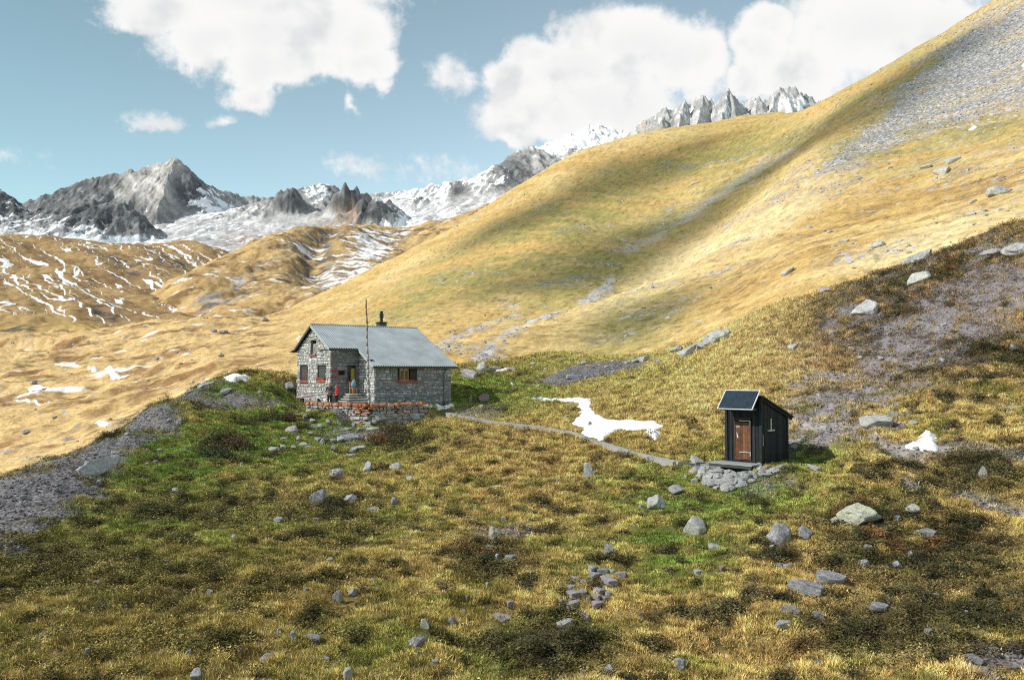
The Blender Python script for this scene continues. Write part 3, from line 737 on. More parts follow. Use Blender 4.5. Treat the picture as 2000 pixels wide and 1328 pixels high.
sheet('mountain', mount_z(RIDGES_R, 1.15), -.06, .62, 700, np.linspace(2050, 3400, 330), mount_cover(True), M_MT, 'pale grey rock needles rising behind the golden hillside', chan3)

# ------------------------------------------------------------------ the stone hut
M_STONE = mat_vcol('wall stone', 3.0, .7, 1.3, .92, .6, .02)
M_MORTAR = mat_flat('mortar', (.17, .17, .17), 5, .7, 1.2, .95, 0, .5, .02)
M_PAINT = mat_vcol('painted and weathered wood', 9, .8, 1.2, .7, .2, .004)
M_METAL = mat_vcol('weathered metal', 5, .85, 1.15, .5, .1, .003, .3, .4)
M_DARKGLASS = mat_flat('window glass', (.012, .014, .016), 2, .8, 1.2, .08, 0, 0, 0, .5)
M_CLOTH = mat_vcol('cloth', 14, .75, 1.25, .9, .4, .01)

def hut_pt(u, v, o, e, n):
    """photo pixel on an upright wall of the hut (local origin o, run e, outward n) -> (along, height)"""
    O = HUT + ER * o[0] + EB * o[1]; E_ = ER * e[0] + EB * e[1]; Nn = ER * n[0] + EB * n[1]
    d = P(u, v, 1.0); t = (O @ Nn) / (d @ Nn); q = d * t - O
    return float(q @ E_), float(q[2])

hut = empty('stone_hut', HUT, math.atan2(ER[1], ER[0]), 'grey stone mountain hut with a pale corrugated metal roof', 'hut')
RIDGE_Z = 6.244; SLOPE = (6.244 - 4.281) / (HW / 2 + .362)
def roof_z(y): return RIDGE_Z - SLOPE * abs(y - HW / 2)
WT = .16                                           # roof build-up over the wall heads

WALLS = {   # origin, run, outward normal, length, local y of the wall head at a distance along the wall
 'gable': ((0, HW), (0, -1), (-1, 0), HW, lambda s: HW - s),
 'recess': ((0, 0), (1, 0), (0, -1), XW, lambda s: 0),
 'wing_side': ((XW, 0), (0, -1), (-1, 0), PW, lambda s: -s),
 'wing_front': ((XW, -PW), (1, 0), (0, -1), HL - XW, lambda s: -PW),
 'far_gable': ((HL, -PW), (0, 1), (1, 0), HW + PW, lambda s: -PW + s),
 'rear': ((HL, HW), (-1, 0), (0, 1), HL, lambda s: HW),
}
def opening(w, u0, v0, u1, v1):
    o, e, n, L, _ = WALLS[w]
    a, z1 = hut_pt(u0, v0, o, e, n); b, _ = hut_pt(u1, v0, o, e, n); _, z0 = hut_pt((u0 + u1) / 2, v1, o, e, n)
    _, z1 = hut_pt((u0 + u1) / 2, v0, o, e, n)
    return (min(a, b), max(a, b), z0, z1)
OPEN = {
 'gable': [opening('gable', 586.5, 713, 601.5, 743), opening('gable', 620.5, 713, 637, 742), opening('gable', 607.5, 664.5, 618, 692), opening('gable', 620.5, 778, 627, 788)],
 'recess': [opening('recess', 678.5, 714, 696, 744), opening('recess', 661, 724, 674.5, 732.5)],
 'wing_side': [],
 'wing_front': [opening('wing_front', 776.5, 719, 814.5, 743)],
 'far_gable': [], 'rear': [],
}

def wall_frame(w):
    o, e, n, L, hy = WALLS[w]
    def T(s, z, d=0): return (o[0] + e[0] * s + n[0] * d, o[1] + e[1] * s + n[1] * d, z)
    return T, L, (lambda s: roof_z(hy(s)) - WT)

def add_poly(mb, pts, c):
    mb.add(pts, [tuple(range(len(pts)))], c)

def build_wall(w, base, seed, spread, red=None):
    rr = random.Random(seed)
    T, L, top = wall_frame(w); ops = OPEN[w]
    back = MB()
    xs = sorted({0, L, *[q for o in ops for q in o[:2]], *([HW / 2] if w == 'gable' else []), *([PW + HW / 2] if w == 'far_gable' else [])})
    for a, b in zip(xs[:-1], xs[1:]):
        zc = -.9
        for (p, q, z0, z1) in sorted([o for o in ops if o[0] <= a + 1e-6 and o[1] >= b - 1e-6], key=lambda o: o[2]):
            add_poly(back, [T(a, zc), T(b, zc), T(b, z0), T(a, z0)], (.5,) * 3); zc = z1
        add_poly(back, [T(a, zc), T(b, zc), T(b, top(b)), T(a, top(a))], (.5,) * 3)
    D = -.30
    for (a, b, z0, z1) in ops:                     # reveals
        add_poly(back, [T(a, z0), T(a, z1), T(a, z1, D), T(a, z0, D)], (.5,) * 3)
        add_poly(back, [T(b, z1), T(b, z0), T(b, z0, D), T(b, z1, D)], (.5,) * 3)
        add_poly(back, [T(a, z0, D), T(b, z0, D), T(b, z0), T(a, z0)], (.5,) * 3)
        add_poly(back, [T(a, z1), T(b, z1), T(b, z1, D), T(a, z1, D)], (.5,) * 3)
    wall = back.build('wall', M_MORTAR, hut)
    st = MB(); z = -.5
    while z < RIDGE_Z:
        h = rr.choice((.08, .10, .13, .15, .18, .22, .27)) * rr.uniform(.85, 1.15)
        s = -.02
        while s < L:
            l = rr.uniform(.14, .50) * (1 + .4 * (h < .12)); s1 = min(s + l, L + .02)
            if L - s1 < .16: s1 = L + .02
            segs = [(s, s1)]
            for (a, b, z0, z1) in ops:
                if z + h > z0 + .01 and z < z1 - .01:
                    ns = []
                    for p, q in segs:
                        if q <= a or p >= b: ns.append((p, q))
                        else:
                            if a - p > .06: ns.append((p, a))
                            if q - b > .06: ns.append((b, q))
                    segs = ns
            for p, q in segs:
                tp = min(top(max(p, 0)), top(min(q, L)))
                if z > tp - .04: continue
                hh = min(h, tp - z)
                j = lambda k=.024: rr.uniform(-k, k)
                split = rr.random() < .35 and hh > .17
                for zz0, zz1 in ([(z, z + hh * .5), (z + hh * .5, z + hh)] if split else [(z, z + hh)]):
                    g = .012
                    c4 = [(p + g + abs(j()), zz0 + g + abs(j())), (q - g - abs(j()), zz0 + g + abs(j())), (q - g - abs(j()), zz1 - g - abs(j())), (p + g + abs(j()), zz1 - g - abs(j()))]
                    dp = rr.uniform(.02, .065)
                    cx = sum(t[0] for t in c4) / 4; cz = sum(t[1] for t in c4) / 4
                    k = rr.uniform(.72, .9)
                    V = [T(x, y, -.01) for x, y in c4] + [T(cx + (x - cx) * k, cz + (y - cz) * k, dp + j(.02)) for x, y in c4]
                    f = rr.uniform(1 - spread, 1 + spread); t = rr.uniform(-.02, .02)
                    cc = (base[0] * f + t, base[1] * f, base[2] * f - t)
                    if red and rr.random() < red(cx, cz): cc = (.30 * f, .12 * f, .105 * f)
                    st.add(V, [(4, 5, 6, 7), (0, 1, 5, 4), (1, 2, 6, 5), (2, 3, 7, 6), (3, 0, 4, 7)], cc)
            s = s1
        z += h
    st.build('stonework', M_STONE, wall)
    return wall

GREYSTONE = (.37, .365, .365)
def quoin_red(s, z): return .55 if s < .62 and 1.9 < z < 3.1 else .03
build_wall('gable', (.50, .485, .465), 1, .28)  # sun-facing walls paler, shaded walls darker: light put into the stone colour
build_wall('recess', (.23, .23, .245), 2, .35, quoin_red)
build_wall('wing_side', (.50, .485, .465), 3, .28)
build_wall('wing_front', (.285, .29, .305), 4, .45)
build_wall('far_gable', GREYSTONE, 5, .35)
build_wall('rear', GREYSTONE, 6, .35)

# ---- roof: corrugated sheets on either side of the ridge, the front one stepping down over the wing
def corrugated(x0, x1, y0, y1, zf, pitch=.19, amp=.019, th=.03, c=(.335, .37, .388)):
    n = int((x1 - x0) / pitch) * 8
    xs = np.linspace(x0, x1, n + 1); wv = amp * np.sin((xs - x0) / pitch * 2 * np.pi)
    ys = np.linspace(y0, y1, 2)
    V = []; Fs = []
    for lay in (0, 1):
        for y in ys:
            for x, w in zip(xs, wv): V.append((x, y, zf(y) + w - lay * th))
    m = n + 1
    for i in range(n):
        Fs.append((i, i + 1, m + i + 1, m + i)); Fs.append((2 * m + i, 3 * m + i, 3 * m + i + 1, 2 * m + i + 1))
        Fs.append((i, 2 * m + i, 2 * m + i + 1, i + 1)); Fs.append((m + i, m + i + 1, 3 * m + i + 1, 3 * m + i))
    Fs.append((0, m, 3 * m, 2 * m)); Fs.append((n, 2 * m + n, 3 * m + n, m + n))
    return V, Fs, c
OG, OEV, OR = .279, .362, .386
rf = MB()
rf.add(*corrugated(-OG, HL + OR, -OEV, HW / 2, roof_z))
rf.add(*corrugated(XW - OG, HL + OR, -PW - OEV, -OEV - .004, roof_z))
rf.add(*corrugated(-OG, HL + OR, HW / 2, HW + OEV, roof_z))
ME_ROOF = mat_vcol('corrugated roof sheet', .7, .74, 1.14, .55, .05, .002, .15, .35)
roof = rf.build('roof', ME_ROOF, hut)
rc = MB()
rc.tube([(-OG, HW / 2, RIDGE_Z + .012), (HL + OR, HW / 2, RIDGE_Z + .012)], .06, 8, (.36, .40, .42))
rc.build('ridge_cap', ME_ROOF, roof)
# boards under the sheets and along the verges
sf = MB(); wd = (.055, .05, .048)
def slab(y0, y1, x0, x1, d0, d1, c=wd):
    V = [(x, y, roof_z(y) - d) for d in (d1, d0) for x, y in ((x0, y0), (x1, y0), (x1, y1), (x0, y1))]
    sf.add(V, [(3, 2, 1, 0), (4, 5, 6, 7), (0, 1, 5, 4), (1, 2, 6, 5), (2, 3, 7, 6), (3, 0, 4, 7)], c)
slab(-OEV + .03, HW / 2, -OG + .04, HL + OR - .04, .062, .125)
slab(-PW - OEV + .03, -OEV + .02, XW - OG + .04, HL + OR - .04, .062, .125)
slab(HW / 2, HW + OEV - .03, -OG + .04, HL + OR - .04, .062, .125)
sf.build('roof_boarding', M_PAINT, roof)
def verge(x0, x1, y0, y1, c):
    V = [(x, y, roof_z(y) - d) for d in (.24, .035) for x, y in ((x0, y0), (x1, y0), (x1, y1), (x0, y1))]
    bb = MB(); bb.add(V, [(3, 2, 1, 0), (4, 5, 6, 7), (0, 1, 5, 4), (1, 2, 6, 5), (2, 3, 7, 6), (3, 0, 4, 7)], c); bb.build('verge_board', M_PAINT, roof)
verge(-OG - .006, -OG + .034, -OEV, HW / 2, (.33, .36, .37)); verge(-OG - .006, -OG + .034, HW / 2, HW + OEV, (.05, .05, .05))
verge(XW - OG - .006, XW - OG + .034, -PW - OEV, -OEV, (.33, .36, .37)); verge(HL + OR - .034, HL + OR + .006, -PW - OEV, HW / 2, (.3, .32, .33)); verge(HL + OR - .034, HL + OR + .006, HW / 2, HW + OEV, (.3, .32, .33))
def gutter(x0, x1, y, z, c=(.085, .10, .105)):
    g = MB(); n = 9; V = []; Fs = []
    for x in (x0, x1):
        for k in range(n):
            a = math.pi * (1 + k / (n - 1)); V.append((x, y + .075 * math.cos(a), z + .075 * math.sin(a)))
        for k in range(n):
            a = math.pi * (2 - k / (n - 1)); V.append((x, y + .065 * math.cos(a), z + .065 * math.sin(a)))
    m = 2 * n
    for k in range(m): Fs.append((k, (k + 1) % m, m + (k + 1) % m, m + k))
    Fs.append(tuple(range(m - 1, -1, -1))); Fs.append(tuple(range(m, 2 * m)))
    g.add(V, Fs, c); return g.build('gutter', M_METAL, roof)
gutter(-OG - .05, XW - OG - .02, -OEV - .06, roof_z(-OEV) - .10)
gutter(XW - OG - .12, HL + OR + .06, -PW - OEV - .06, roof_z(-PW - OEV) - .10)
gutter(-OG - .25, HL + OR + .05, HW + OEV + .06, roof_z(HW + OEV) - .10)
dp = MB(); _s, _z = hut_pt(866, 730, (XW, -PW), (1, 0), (0, -1)); px = XW + _s
dp.tube([(px, -PW - OEV - .06, roof_z(-PW - OEV) - .15), (px, -PW - OEV, roof_z(-PW - OEV) - .25), (px, -PW - .09, roof_z(-PW - OEV) - .5), (px, -PW - .09, .05)], .045, 8, (.10, .115, .12))
dp.build('downpipe', M_METAL, hut)
# tie beam ends showing on the gable and under the wing's verge
for bx_ in ((-.10, -.02, .05, HW * .30, 4.12, 4.21), (-.45, .06, HW + .02, HW + .22, 4.17, 4.30), (XW - .16, XW + .02, -PW + .35, -PW + 1.75, 3.26, 3.42)):
    bt = MB(); bt.box(*bx_, (.055, .055, .055)); bt.build('tie_beam', M_PAINT, hut)

# ---- chimney
d = P(745, 637, 1.0); yc = HW / 2 + .75
O_ = HUT + EB * yc; t = (O_ @ EB) / (d @ EB); cxl = float((d * t - HUT) @ ER)
chs = MB(); c0 = (.035, .035, .037)
chs.box(cxl - .33, cxl + .33, yc - .33, yc + .33, roof_z(yc) - .3, RIDGE_Z + .36, c0, bev=.02)
chs.box(cxl - .40, cxl + .40, yc - .40, yc + .40, RIDGE_Z + .36, RIDGE_Z + .45, c0, bev=.02)
chim = chs.build('chimney', M_METAL, hut)
cc = MB(); zt = RIDGE_Z + .45
cc.tube([(cxl, yc, zt), (cxl, yc, zt + .34), (cxl, yc, zt + .36), (cxl, yc, zt + .44), (cxl, yc, zt + .46), (cxl, yc, zt + .64), (cxl, yc, zt + .70), (cxl, yc, zt + .72), (cxl, yc, zt + .90), (cxl, yc, zt + .93)],
        [.12, .12, .19, .19, .145, .19, .19, .11, .15, .05], 14, (.03, .035, .035))
cc.build('chimney_cowl', M_METAL, chim, smooth=False)

# ---- windows
def window(w, i, frame_c, sill_c, shutters=(), frac=(0, 1), mull=True, curtain=None, sill=True, flowers=False, glass=True, depth=.17):
    T, L, top = wall_frame(w); a, b, z0, z1 = OPEN[w][i]
    o, e, n, _, _ = WALLS[w]
    M = Matrix(((e[0], n[0], 0, o[0]), (e[1], n[1], 0, o[1]), (0, 0, 1, 0), (0, 0, 0, 1)))
    fa, fb = a + (b - a) * frac[0], a + (b - a) * frac[1]
    fr = MB(); q = .055; y0, y1 = -depth - .05, -depth
    fr.box(fa, fa + q, y0, y1, z0, z1, frame_c, M); fr.box(fb - q, fb, y0, y1, z0, z1, frame_c, M)
    fr.box(fa + q, fb - q, y0, y1, z0, z0 + q, frame_c, M); fr.box(fa + q, fb - q, y0, y1, z1 - q, z1, frame_c, M)
    if mull: m = (fa + fb) / 2; fr.box(m - .035, m + .035, y0, y1 + .01, z0 + q, z1 - q, frame_c, M)
    f = fr.build('window', M_PAINT, hut)
    p = MB(); p.box(a, b, y0 - .015, y0 - .004, z0, z1, (.5,) * 3, M); p.build('pane', M_DARKGLASS, f)
    if curtain:
        k = MB(); ca, cb = a + (b - a) * curtain[0], a + (b - a) * curtain[1]
        V = []; Fs = []; nn = 24
        for j in range(nn + 1):
            x = ca + (cb - ca) * j / nn; dd = y0 + .012 + .012 * math.sin(j * 1.9)
            V += [M @ Vector((x, dd, z0 + .06)), M @ Vector((x, dd, z1 - .2))]
        for j in range(nn): Fs.append((2 * j, 2 * j + 2, 2 * j + 3, 2 * j + 1))
        k.add(V, Fs, curtain[2]); k.build('curtain', M_CLOTH, f)
    for (s0, s1, c, dd) in shutters:
        k = MB(); sa, sb = a + (b - a) * s0, a + (b - a) * s1; nb = 4
        for j in range(nb):
            k.box(sa + (sb - sa) * j / nb + .004, sa + (sb - sa) * (j + 1) / nb - .004, dd - .035, dd, z0 + .03, z1 - .03, tuple(x * random.uniform(.8, 1.2) for x in c), M)
        for zq in (z0 + .18, z1 - .22): k.box(sa + .02, sb - .02, dd + .001, dd + .025, zq, zq + .07, tuple(x * .8 for x in c), M)
        k.build('shutter', M_PAINT, f)
    if sill:
        k = MB(); k.box(a - .07, b + .07, -.14, .13, z0 - .15, z0 - .004, sill_c, M, bev=.012); s = k.build('sill', M_STONE, f)
    if flowers:
        k = MB(); bx = MB(); bx.box(a + .05, b - .05, .0, .17, z0 + .0, z0 + .13, (.25, .07, .04), M); bx.build('flower_box', M_PAINT, f)
        rr = random.Random(i + 5)
        for j in range(90):
            c = (.75, .13, .03) if rr.random() < .72 else (.06, .12, .03)
            x, y, z = rr.uniform(a + .03, b - .03), rr.uniform(.02, .22), z0 + rr.uniform(.05, .24) - .08 * rr.random()
            s_ = rr.uniform(.025, .045); t1 = Vector((rr.gauss(0, 1), rr.gauss(0, 1), rr.gauss(0, 1))).normalized() * s_; t2 = t1.orthogonal().normalized() * s_
            pq = M @ Vector((x, y, z)); k.add([pq - t1, pq + t2, pq + t1, pq - t2], [(0, 1, 2, 3)], c)
        k.build('flowers', M_CLOTH, f, kind='stuff')
    return f
DKB = (.06, .042, .038)
window('gable', 0, (.10, .08, .07), (.32, .10, .075), [(.0, .78, (.085, .062, .058), -.10)], mull=False)
window('gable', 1, (.08, .08, .08), (.42, .13, .07), [(.0, .80, (.06, .062, .066), -.10)], mull=False, flowers=True)
window('gable', 2, (.05, .05, .05), (.30, .09, .075), mull=False)
window('recess', 0, (.035, .033, .032), (.27, .11, .09), mull=False, curtain=(.50, .92, (.42, .36, .09)))
window('wing_front', 0, (.48, .26, .09), (.26, .085, .075), [(.0, .13, (.03, .025, .025), -.06), (.64, .99, (.04, .032, .03), -.02)], frac=(.14, .63), curtain=(.22, .56, (.16, .12, .06)))
T, L, top = wall_frame('recess'); a, b, z0, z1 = OPEN['recess'][1]
k = MB(); k.box(a, b, .27, .285, z0, z1, (.02, .02, .02)); k.build('niche_back', M_PAINT, hut)
# attic opening walled up with rubble below a dark gap
T, L, top = wall_frame('gable'); a, b, z0, z1 = OPEN['gable'][2]
k = MB(); rr = random.Random(11); z = z0
while z < z1 - .42:
    h = rr.uniform(.1, .17); s = a
    while s < b - .05:
        l = min(rr.uniform(.15, .3), b - s); f = rr.uniform(.6, 1.2)
        V = [T(x, y, dd) for dd in (-.3, -.13 + rr.uniform(-.03, .03)) for x, y in ((s + .01, z + .01), (s + l - .01, z + .01), (s + l - .01, z + h - .01), (s + .01, z + h - .01))]
        k.add(V, [(4, 5, 6, 7), (0, 1, 5, 4), (1, 2, 6, 5), (2, 3, 7, 6), (3, 0, 4, 7)], (.3 * f, .3 * f, .3 * f)); s += l
    z += h
k.build('window_infill', M_STONE, hut)
# small arched vent low in the gable
a, b, z0, z1 = OPEN['gable'][3]; k = MB()
k.add([T(x, y, -.26) for x, y in ((a - .02, z0 - .3), (b + .02, z0 - .3), (b + .02, z1), (a - .02, z1))], [(0, 1, 2, 3)], (.012, .012, .012))
for j in range(7):
    q0, q1 = math.pi * j / 7, math.pi * (j + 1) / 7; m, r_ = (a + b) / 2, (b - a) / 2 + .01
    pts = [(m + r_ * math.cos(q), z1 - .14 + .15 * math.sin(q)) for q in (q0, q1)]
    out_ = [(m + (r_ + .09) * math.cos(q), z1 - .14 + .24 * math.sin(q)) for q in (q0, q1)]
    V = [T(*p, -.02) for p in (pts[0], out_[0], out_[1], pts[1])] + [T(*p, .075) for p in (pts[0], out_[0], out_[1], pts[1])]
    k.add(V, [(4, 7, 6, 5), (0, 4, 5, 1), (1, 5, 6, 2), (2, 6, 7, 3), (3, 7, 4, 0)], tuple(x * rr.uniform(.8, 1.15) for x in (.42, .41, .4)))
k.build('vent_arch', M_STONE, hut)

# ---- stone steps in the corner of the recess
sm = MB(); rr = random.Random(4)
NST = 5
for i in range(NST):
    zt = .17 * (i + 1); dist = .34 * (NST - 1 - i)
    x0 = .62 + .05 * rr.random() - .16 * (NST - 1 - i) + .35; yF = -1.15 - dist * 1.0
    x = x0
    while x < XW - .03:
        l = min(rr.uniform(.5, 1.0), XW - .03 - x); f = rr.uniform(.75, 1.2)
        sm.box(x + .01, x + l - .01, yF + rr.uniform(-.05, .05), -.06, zt - .085, zt + rr.uniform(-.015, .015), (.42 * f, .41 * f, .39 * f), bev=.015); x += l
    sm.box(x0 + .08, XW - .05, yF + .10, -.08, zt - .17, zt - .085, (.10, .10, .10))
link_o = sm.build('stone_steps', M_STONE, hut)

# ------------------------------------------------------------------ things in front of the hut
def hut_world(x, y, z=0): 
    q = HUT + ER * x + EB * y; return Vector((q[0], q[1], q[2] + z))
# flagpole
fp_b = P(721, 791.5, 57.0); fp_b[2] = HUT_Z - .1
fp_t = P(715.2, 587, 57.0)
k = MB(); n = 14
pts = [tuple(lerp(np.zeros(3), fp_t - fp_b, i / n) + np.array((.02 * math.sin(i * 1.3), .02 * math.cos(i * 1.7), 0)) * (i < n)) for i in range(n + 1)]
for i in range(n):
    f = i / n; cc_ = lerp(np.array((.30, .29, .28)), np.array((.26, .17, .13)), ss(.5, .8, f))
    k.tube([pts[i], pts[i + 1]], [lerp(.098, .052, f), lerp(.098, .052, (i + 1) / n)], 10, tuple(cc_))
fpole = k.build('flagpole', M_PAINT, None, True, label='tall weathered wooden flagpole standing on the terrace before the hut', cat='flagpole'); fpole.location = fp_b
k = MB(); tp = Vector(pts[-1]); k.tube([tp, tp + Vector((0, 0, .03)), tp + Vector((0, 0, .06))], [.07, .075, .04], 10, (.22, .13, .09)); k.build('pole_cap', M_PAINT, fpole)

# wooden chair with a blue bag on the steps
chx, chy = 1.42, -.95
q = hut_world(chx, chy, .17 * NST)
chair = empty('wooden_chair', q, math.atan2(ER[1], ER[0]) + .2, 'small wooden chair at the top of the stone steps', 'chair')
wc = (.50, .27, .11)
k = MB(); k.box(-.21, .21, -.2, .2, .42, .455, wc, bev=.008); k.build('seat', M_PAINT, chair)
for sx in (-1, 1):
    for sy in (-1, 1):
        k = MB(); k.tube([(sx * .21, sy * .19, 0), (sx * .18, sy * .17, .42)], [.022, .026], 8, wc); k.build('leg', M_PAINT, chair)
k = MB()
for sx in (-1, 1): k.tube([(sx * .18, .19, .45), (sx * .19, .24, .86)], .02, 8, wc)
for zz_ in (.60, .72, .84): k.box(-.18, .18, .215, .235, zz_ - .035, zz_ + .035, wc)
k.build('backrest', M_PAINT, chair)

def blob(pts, rad, sub=2, name='m'):
    """a lumpy closed surface grown round a chain of points (skin + subdivision, applied)"""
    me = bpy.data.meshes.new(name); me.from_pydata([p for p in pts], [(i, i + 1) for i in range(len(pts) - 1)], []); me.update()
    return grow(me, rad, sub)
def grow(me, rad, sub=2):
    o = bpy.data.objects.new('tmp', me); COL.objects.link(o)
    sk = o.modifiers.new('s', 'SKIN'); sk.use_smooth_shade = True
    for i, r in enumerate(rad):
        d_ = me.skin_vertices[0].data[i]; r = r if hasattr(r, '__len__') else (r, r); d_.radius = r; d_.use_root = (i == 0)
    sb = o.modifiers.new('b', 'SUBSURF'); sb.levels = sub; sb.render_levels = sub
    dg = bpy.context.evaluated_depsgraph_get(); dg.update()
    out = bpy.data.meshes.new_from_object(o.evaluated_get(dg))
    bpy.data.objects.remove(o); bpy.data.meshes.remove(me)
    out.polygons.foreach_set('use_smooth', np.ones(len(out.polygons), bool))
    return out
me = blob([(0, 0, .0), (.0, .0, .15), (.03, 0, .34), (.06, 0, .50), (.10, 0, .60)], [(.16, .14), (.23, .19), (.21, .17), (.12, .10), (.05, .05)])
col_attr(me, np.tile((.17, .27, .36), (len(me.vertices), 1)))
bag = link('bag', me, M_CLOTH, None, 'pale blue bag slumped on the small wooden chair', 'bag'); bag.location = q + Vector((0, 0, .47))
k = MB(); k.tube([(.10, 0, .60), (.02, .05, .68), (-.08, .03, .62), (-.06, 0, .50)], .012, 6, (.2, .3, .4)); k.build('strap', M_CLOTH, bag)

# bench at the foot of the gable
qb = hut_world(-.75, HW * .62, 0)
bench = empty('bench', qb, math.atan2(-EB[1], -EB[0]), 'dark wooden bench at the foot of the sunlit gable', 'bench')
k = MB()
for j in range(3): k.box(-.75, .75, -.19 + .13 * j, -.07 + .13 * j, .40, .44, (.05, .055, .06))
k.build('seat', M_PAINT, bench)
for sx in (-.58, .5):
    k = MB(); k.box(sx, sx + .09, -.16, .16, -.25, .398, (.05, .05, .055)); k.build('leg', M_PAINT, bench)

# ------------------------------------------------------------------ people
M_SKIN = mat_vcol('skin', 20, .92, 1.08, .6, .05, .002)
def graph(nodes):
    """nodes: name -> (pos, radius, parent name)"""
    names = list(nodes); ix = {n: i for i, n in enumerate(names)}
    me = bpy.data.meshes.new('g'); me.from_pydata([nodes[n][0] for n in names], [(ix[nodes[n][2]], ix[n]) for n in names if nodes[n][2]], []); me.update()
    return grow(me, [nodes[n][1] for n in names], 2)
def person(name, loc, rz, h, jc, tc, hc, label, arms, head, hood=False):
    root = empty(name, loc, rz, label, 'person')
    root.scale = (h / 1.76,) * 3
    hx, hy = head
    B = {'pelvis': ((0, 0, .95), (.13, .10), None), 'waist': ((0, 0, 1.12), (.12, .09), 'pelvis'), 'chest': ((0, .0, 1.33), (.15, .10), 'waist'), 'collar': ((0, .01, 1.46), (.08, .07), 'chest'),
         'neck': ((hx * .3, -.01 + hy * .3, 1.53), (.05, .05), 'collar'), 'jaw': ((hx * .7, -.035 + hy * .7, 1.595), (.062, .07), 'neck'), 'face': ((hx, -.03 + hy, 1.66), (.078, .092), 'jaw'), 'crown': ((hx, -.0 + hy, 1.73), (.06, .07), 'face'),
         'nose': ((hx, -.135 + hy, 1.645), (.013, .014), 'face'), 'ear_a': ((hx + .085, -.01 + hy, 1.65), (.012, .02), 'face'), 'ear_b': ((hx - .085, -.01 + hy, 1.65), (.012, .02), 'face')}
    J = {'waist': ((0, 0, .90), (.17, .135), None), 'belly': ((0, 0, 1.08), (.165, .125), 'waist'), 'chest': ((0, 0, 1.33), (.175, .125), 'belly'), 'collar': ((0, .01, 1.47), (.10, .085), 'chest')}
    T_ = {'pelvis': ((0, 0, .93), (.145, .115), None)}
    SH = []
    for s, (el_, wr) in zip((-1, 1), arms):
        q = 'ab'[s > 0]
        sh = (s * .185, .0, 1.42)
        B['sh' + q] = (sh, .055, 'collar'); B['el' + q] = (el_, .042, 'sh' + q); B['wr' + q] = (wr, .03, 'el' + q)
        dv = (Vector(wr) - Vector(el_)).normalized(); side = dv.cross(Vector((0, 0, 1))).normalized() if abs(dv.z) < .9 else Vector((1, 0, 0)); up = side.cross(dv)
        pm = Vector(wr) + dv * .06; B['pm' + q] = (tuple(pm), (.03, .018), 'wr' + q)
        for k in range(4):
            b = pm + dv * .035 + side * (-.03 + .02 * k); l = (.055, .065, .06, .045)[k]
            B[f'f{k}{q}'] = (tuple(b), .0095, 'pm' + q); B[f'g{k}{q}'] = (tuple(b + dv * l * .6 - up * .012), .0085, f'f{k}{q}'); B[f'h{k}{q}'] = (tuple(b + dv * l - up * .035), .007, f'g{k}{q}')
        B['t0' + q] = (tuple(pm - side * s * .035 - dv * .01), .011, 'pm' + q); B['t1' + q] = (tuple(pm - side * s * .055 + dv * .035), .009, 't0' + q)
        J['sh' + q] = (sh, .078, 'collar'); J['el' + q] = (el_, .066, 'sh' + q); J['wr' + q] = (tuple(lerp(np.array(el_), np.array(wr), .95)), .05, 'el' + q)
        fx = s * .10
        B['hip' + q] = ((s * .09, 0, .88), .085, 'pelvis'); B['kn' + q] = ((fx, -.02, .50), .055, 'hip' + q); B['an' + q] = ((fx, .03, .10), .036, 'kn' + q); B['to' + q] = ((fx + s * .02, -.12, .05), .03, 'an' + q)
        T_['hip' + q] = ((s * .09, 0, .84), .105, 'pelvis'); T_['kn' + q] = ((fx, -.02, .50), .075, 'hip' + q); T_['an' + q] = ((fx, .03, .12), .062, 'kn' + q)
        SH.append((fx, s))
    me = graph(B); col_attr(me, np.tile((.48, .29, .21), (len(me.vertices), 1))); link('body', me, M_SKIN, root)
    if hood: J['hood'] = ((hx * .6, .04 + hy * .6, 1.58), (.10, .10), 'collar'); J['hood2'] = ((hx, .025 + hy, 1.69), (.105, .115), 'hood'); J['hood3'] = ((hx, .02 + hy, 1.76), (.06, .07), 'hood2')
    me = graph(J); col_attr(me, np.tile(jc, (len(me.vertices), 1))); link('jacket', me, M_CLOTH, root)
    me = graph(T_); col_attr(me, np.tile(tc, (len(me.vertices), 1))); link('trousers', me, M_CLOTH, root)
    for fx, s in SH:
        me = blob([(fx, .06, .05), (fx, -.02, .055), (fx + s * .02, -.15, .04)], [(.05, .05), (.05, .05), (.045, .035)]); col_attr(me, np.tile((.02, .02, .022), (len(me.vertices), 1))); link('shoe', me, M_CLOTH, root)
    if not hood:
        me = blob([(hx, .03 + hy, 1.62), (hx, .03 + hy, 1.70), (hx, .0 + hy, 1.77)], [(.09, .085), (.10, .11), (.06, .07)]); col_attr(me, np.tile(hc, (len(me.vertices), 1))); link('hat', me, M_CLOTH, root)
    k = MB()
    for s in (-1, 1): k.box(hx + s * .032 - .011, hx + s * .032 + .011, -.123 + hy, -.112 + hy, 1.668, 1.682, (.02, .015, .012), bev=.003); k.build('eye', M_SKIN, root); k = MB()
    k.box(hx - .022, hx + .022, -.118 + hy, -.110 + hy, 1.605, 1.613, (.25, .09, .08), bev=.002)
    k.build('mouth', M_SKIN, root)
    return root
def at_terrace(u, Y): q = P(u, 790, Y); return Vector((q[0], Y, HUT_Z))
person('person', at_terrace(643.5, 57.6), R(8), 1.69, (.075, .088, .10), (.028, .028, .032), (.02, .02, .024), 'person in a dark jacket and dark hat looking down at their hands', [((-.27, .0, 1.16), (-.09, -.25, 1.10)), ((.27, .0, 1.16), (.09, -.26, 1.10))], (.0, -.05))
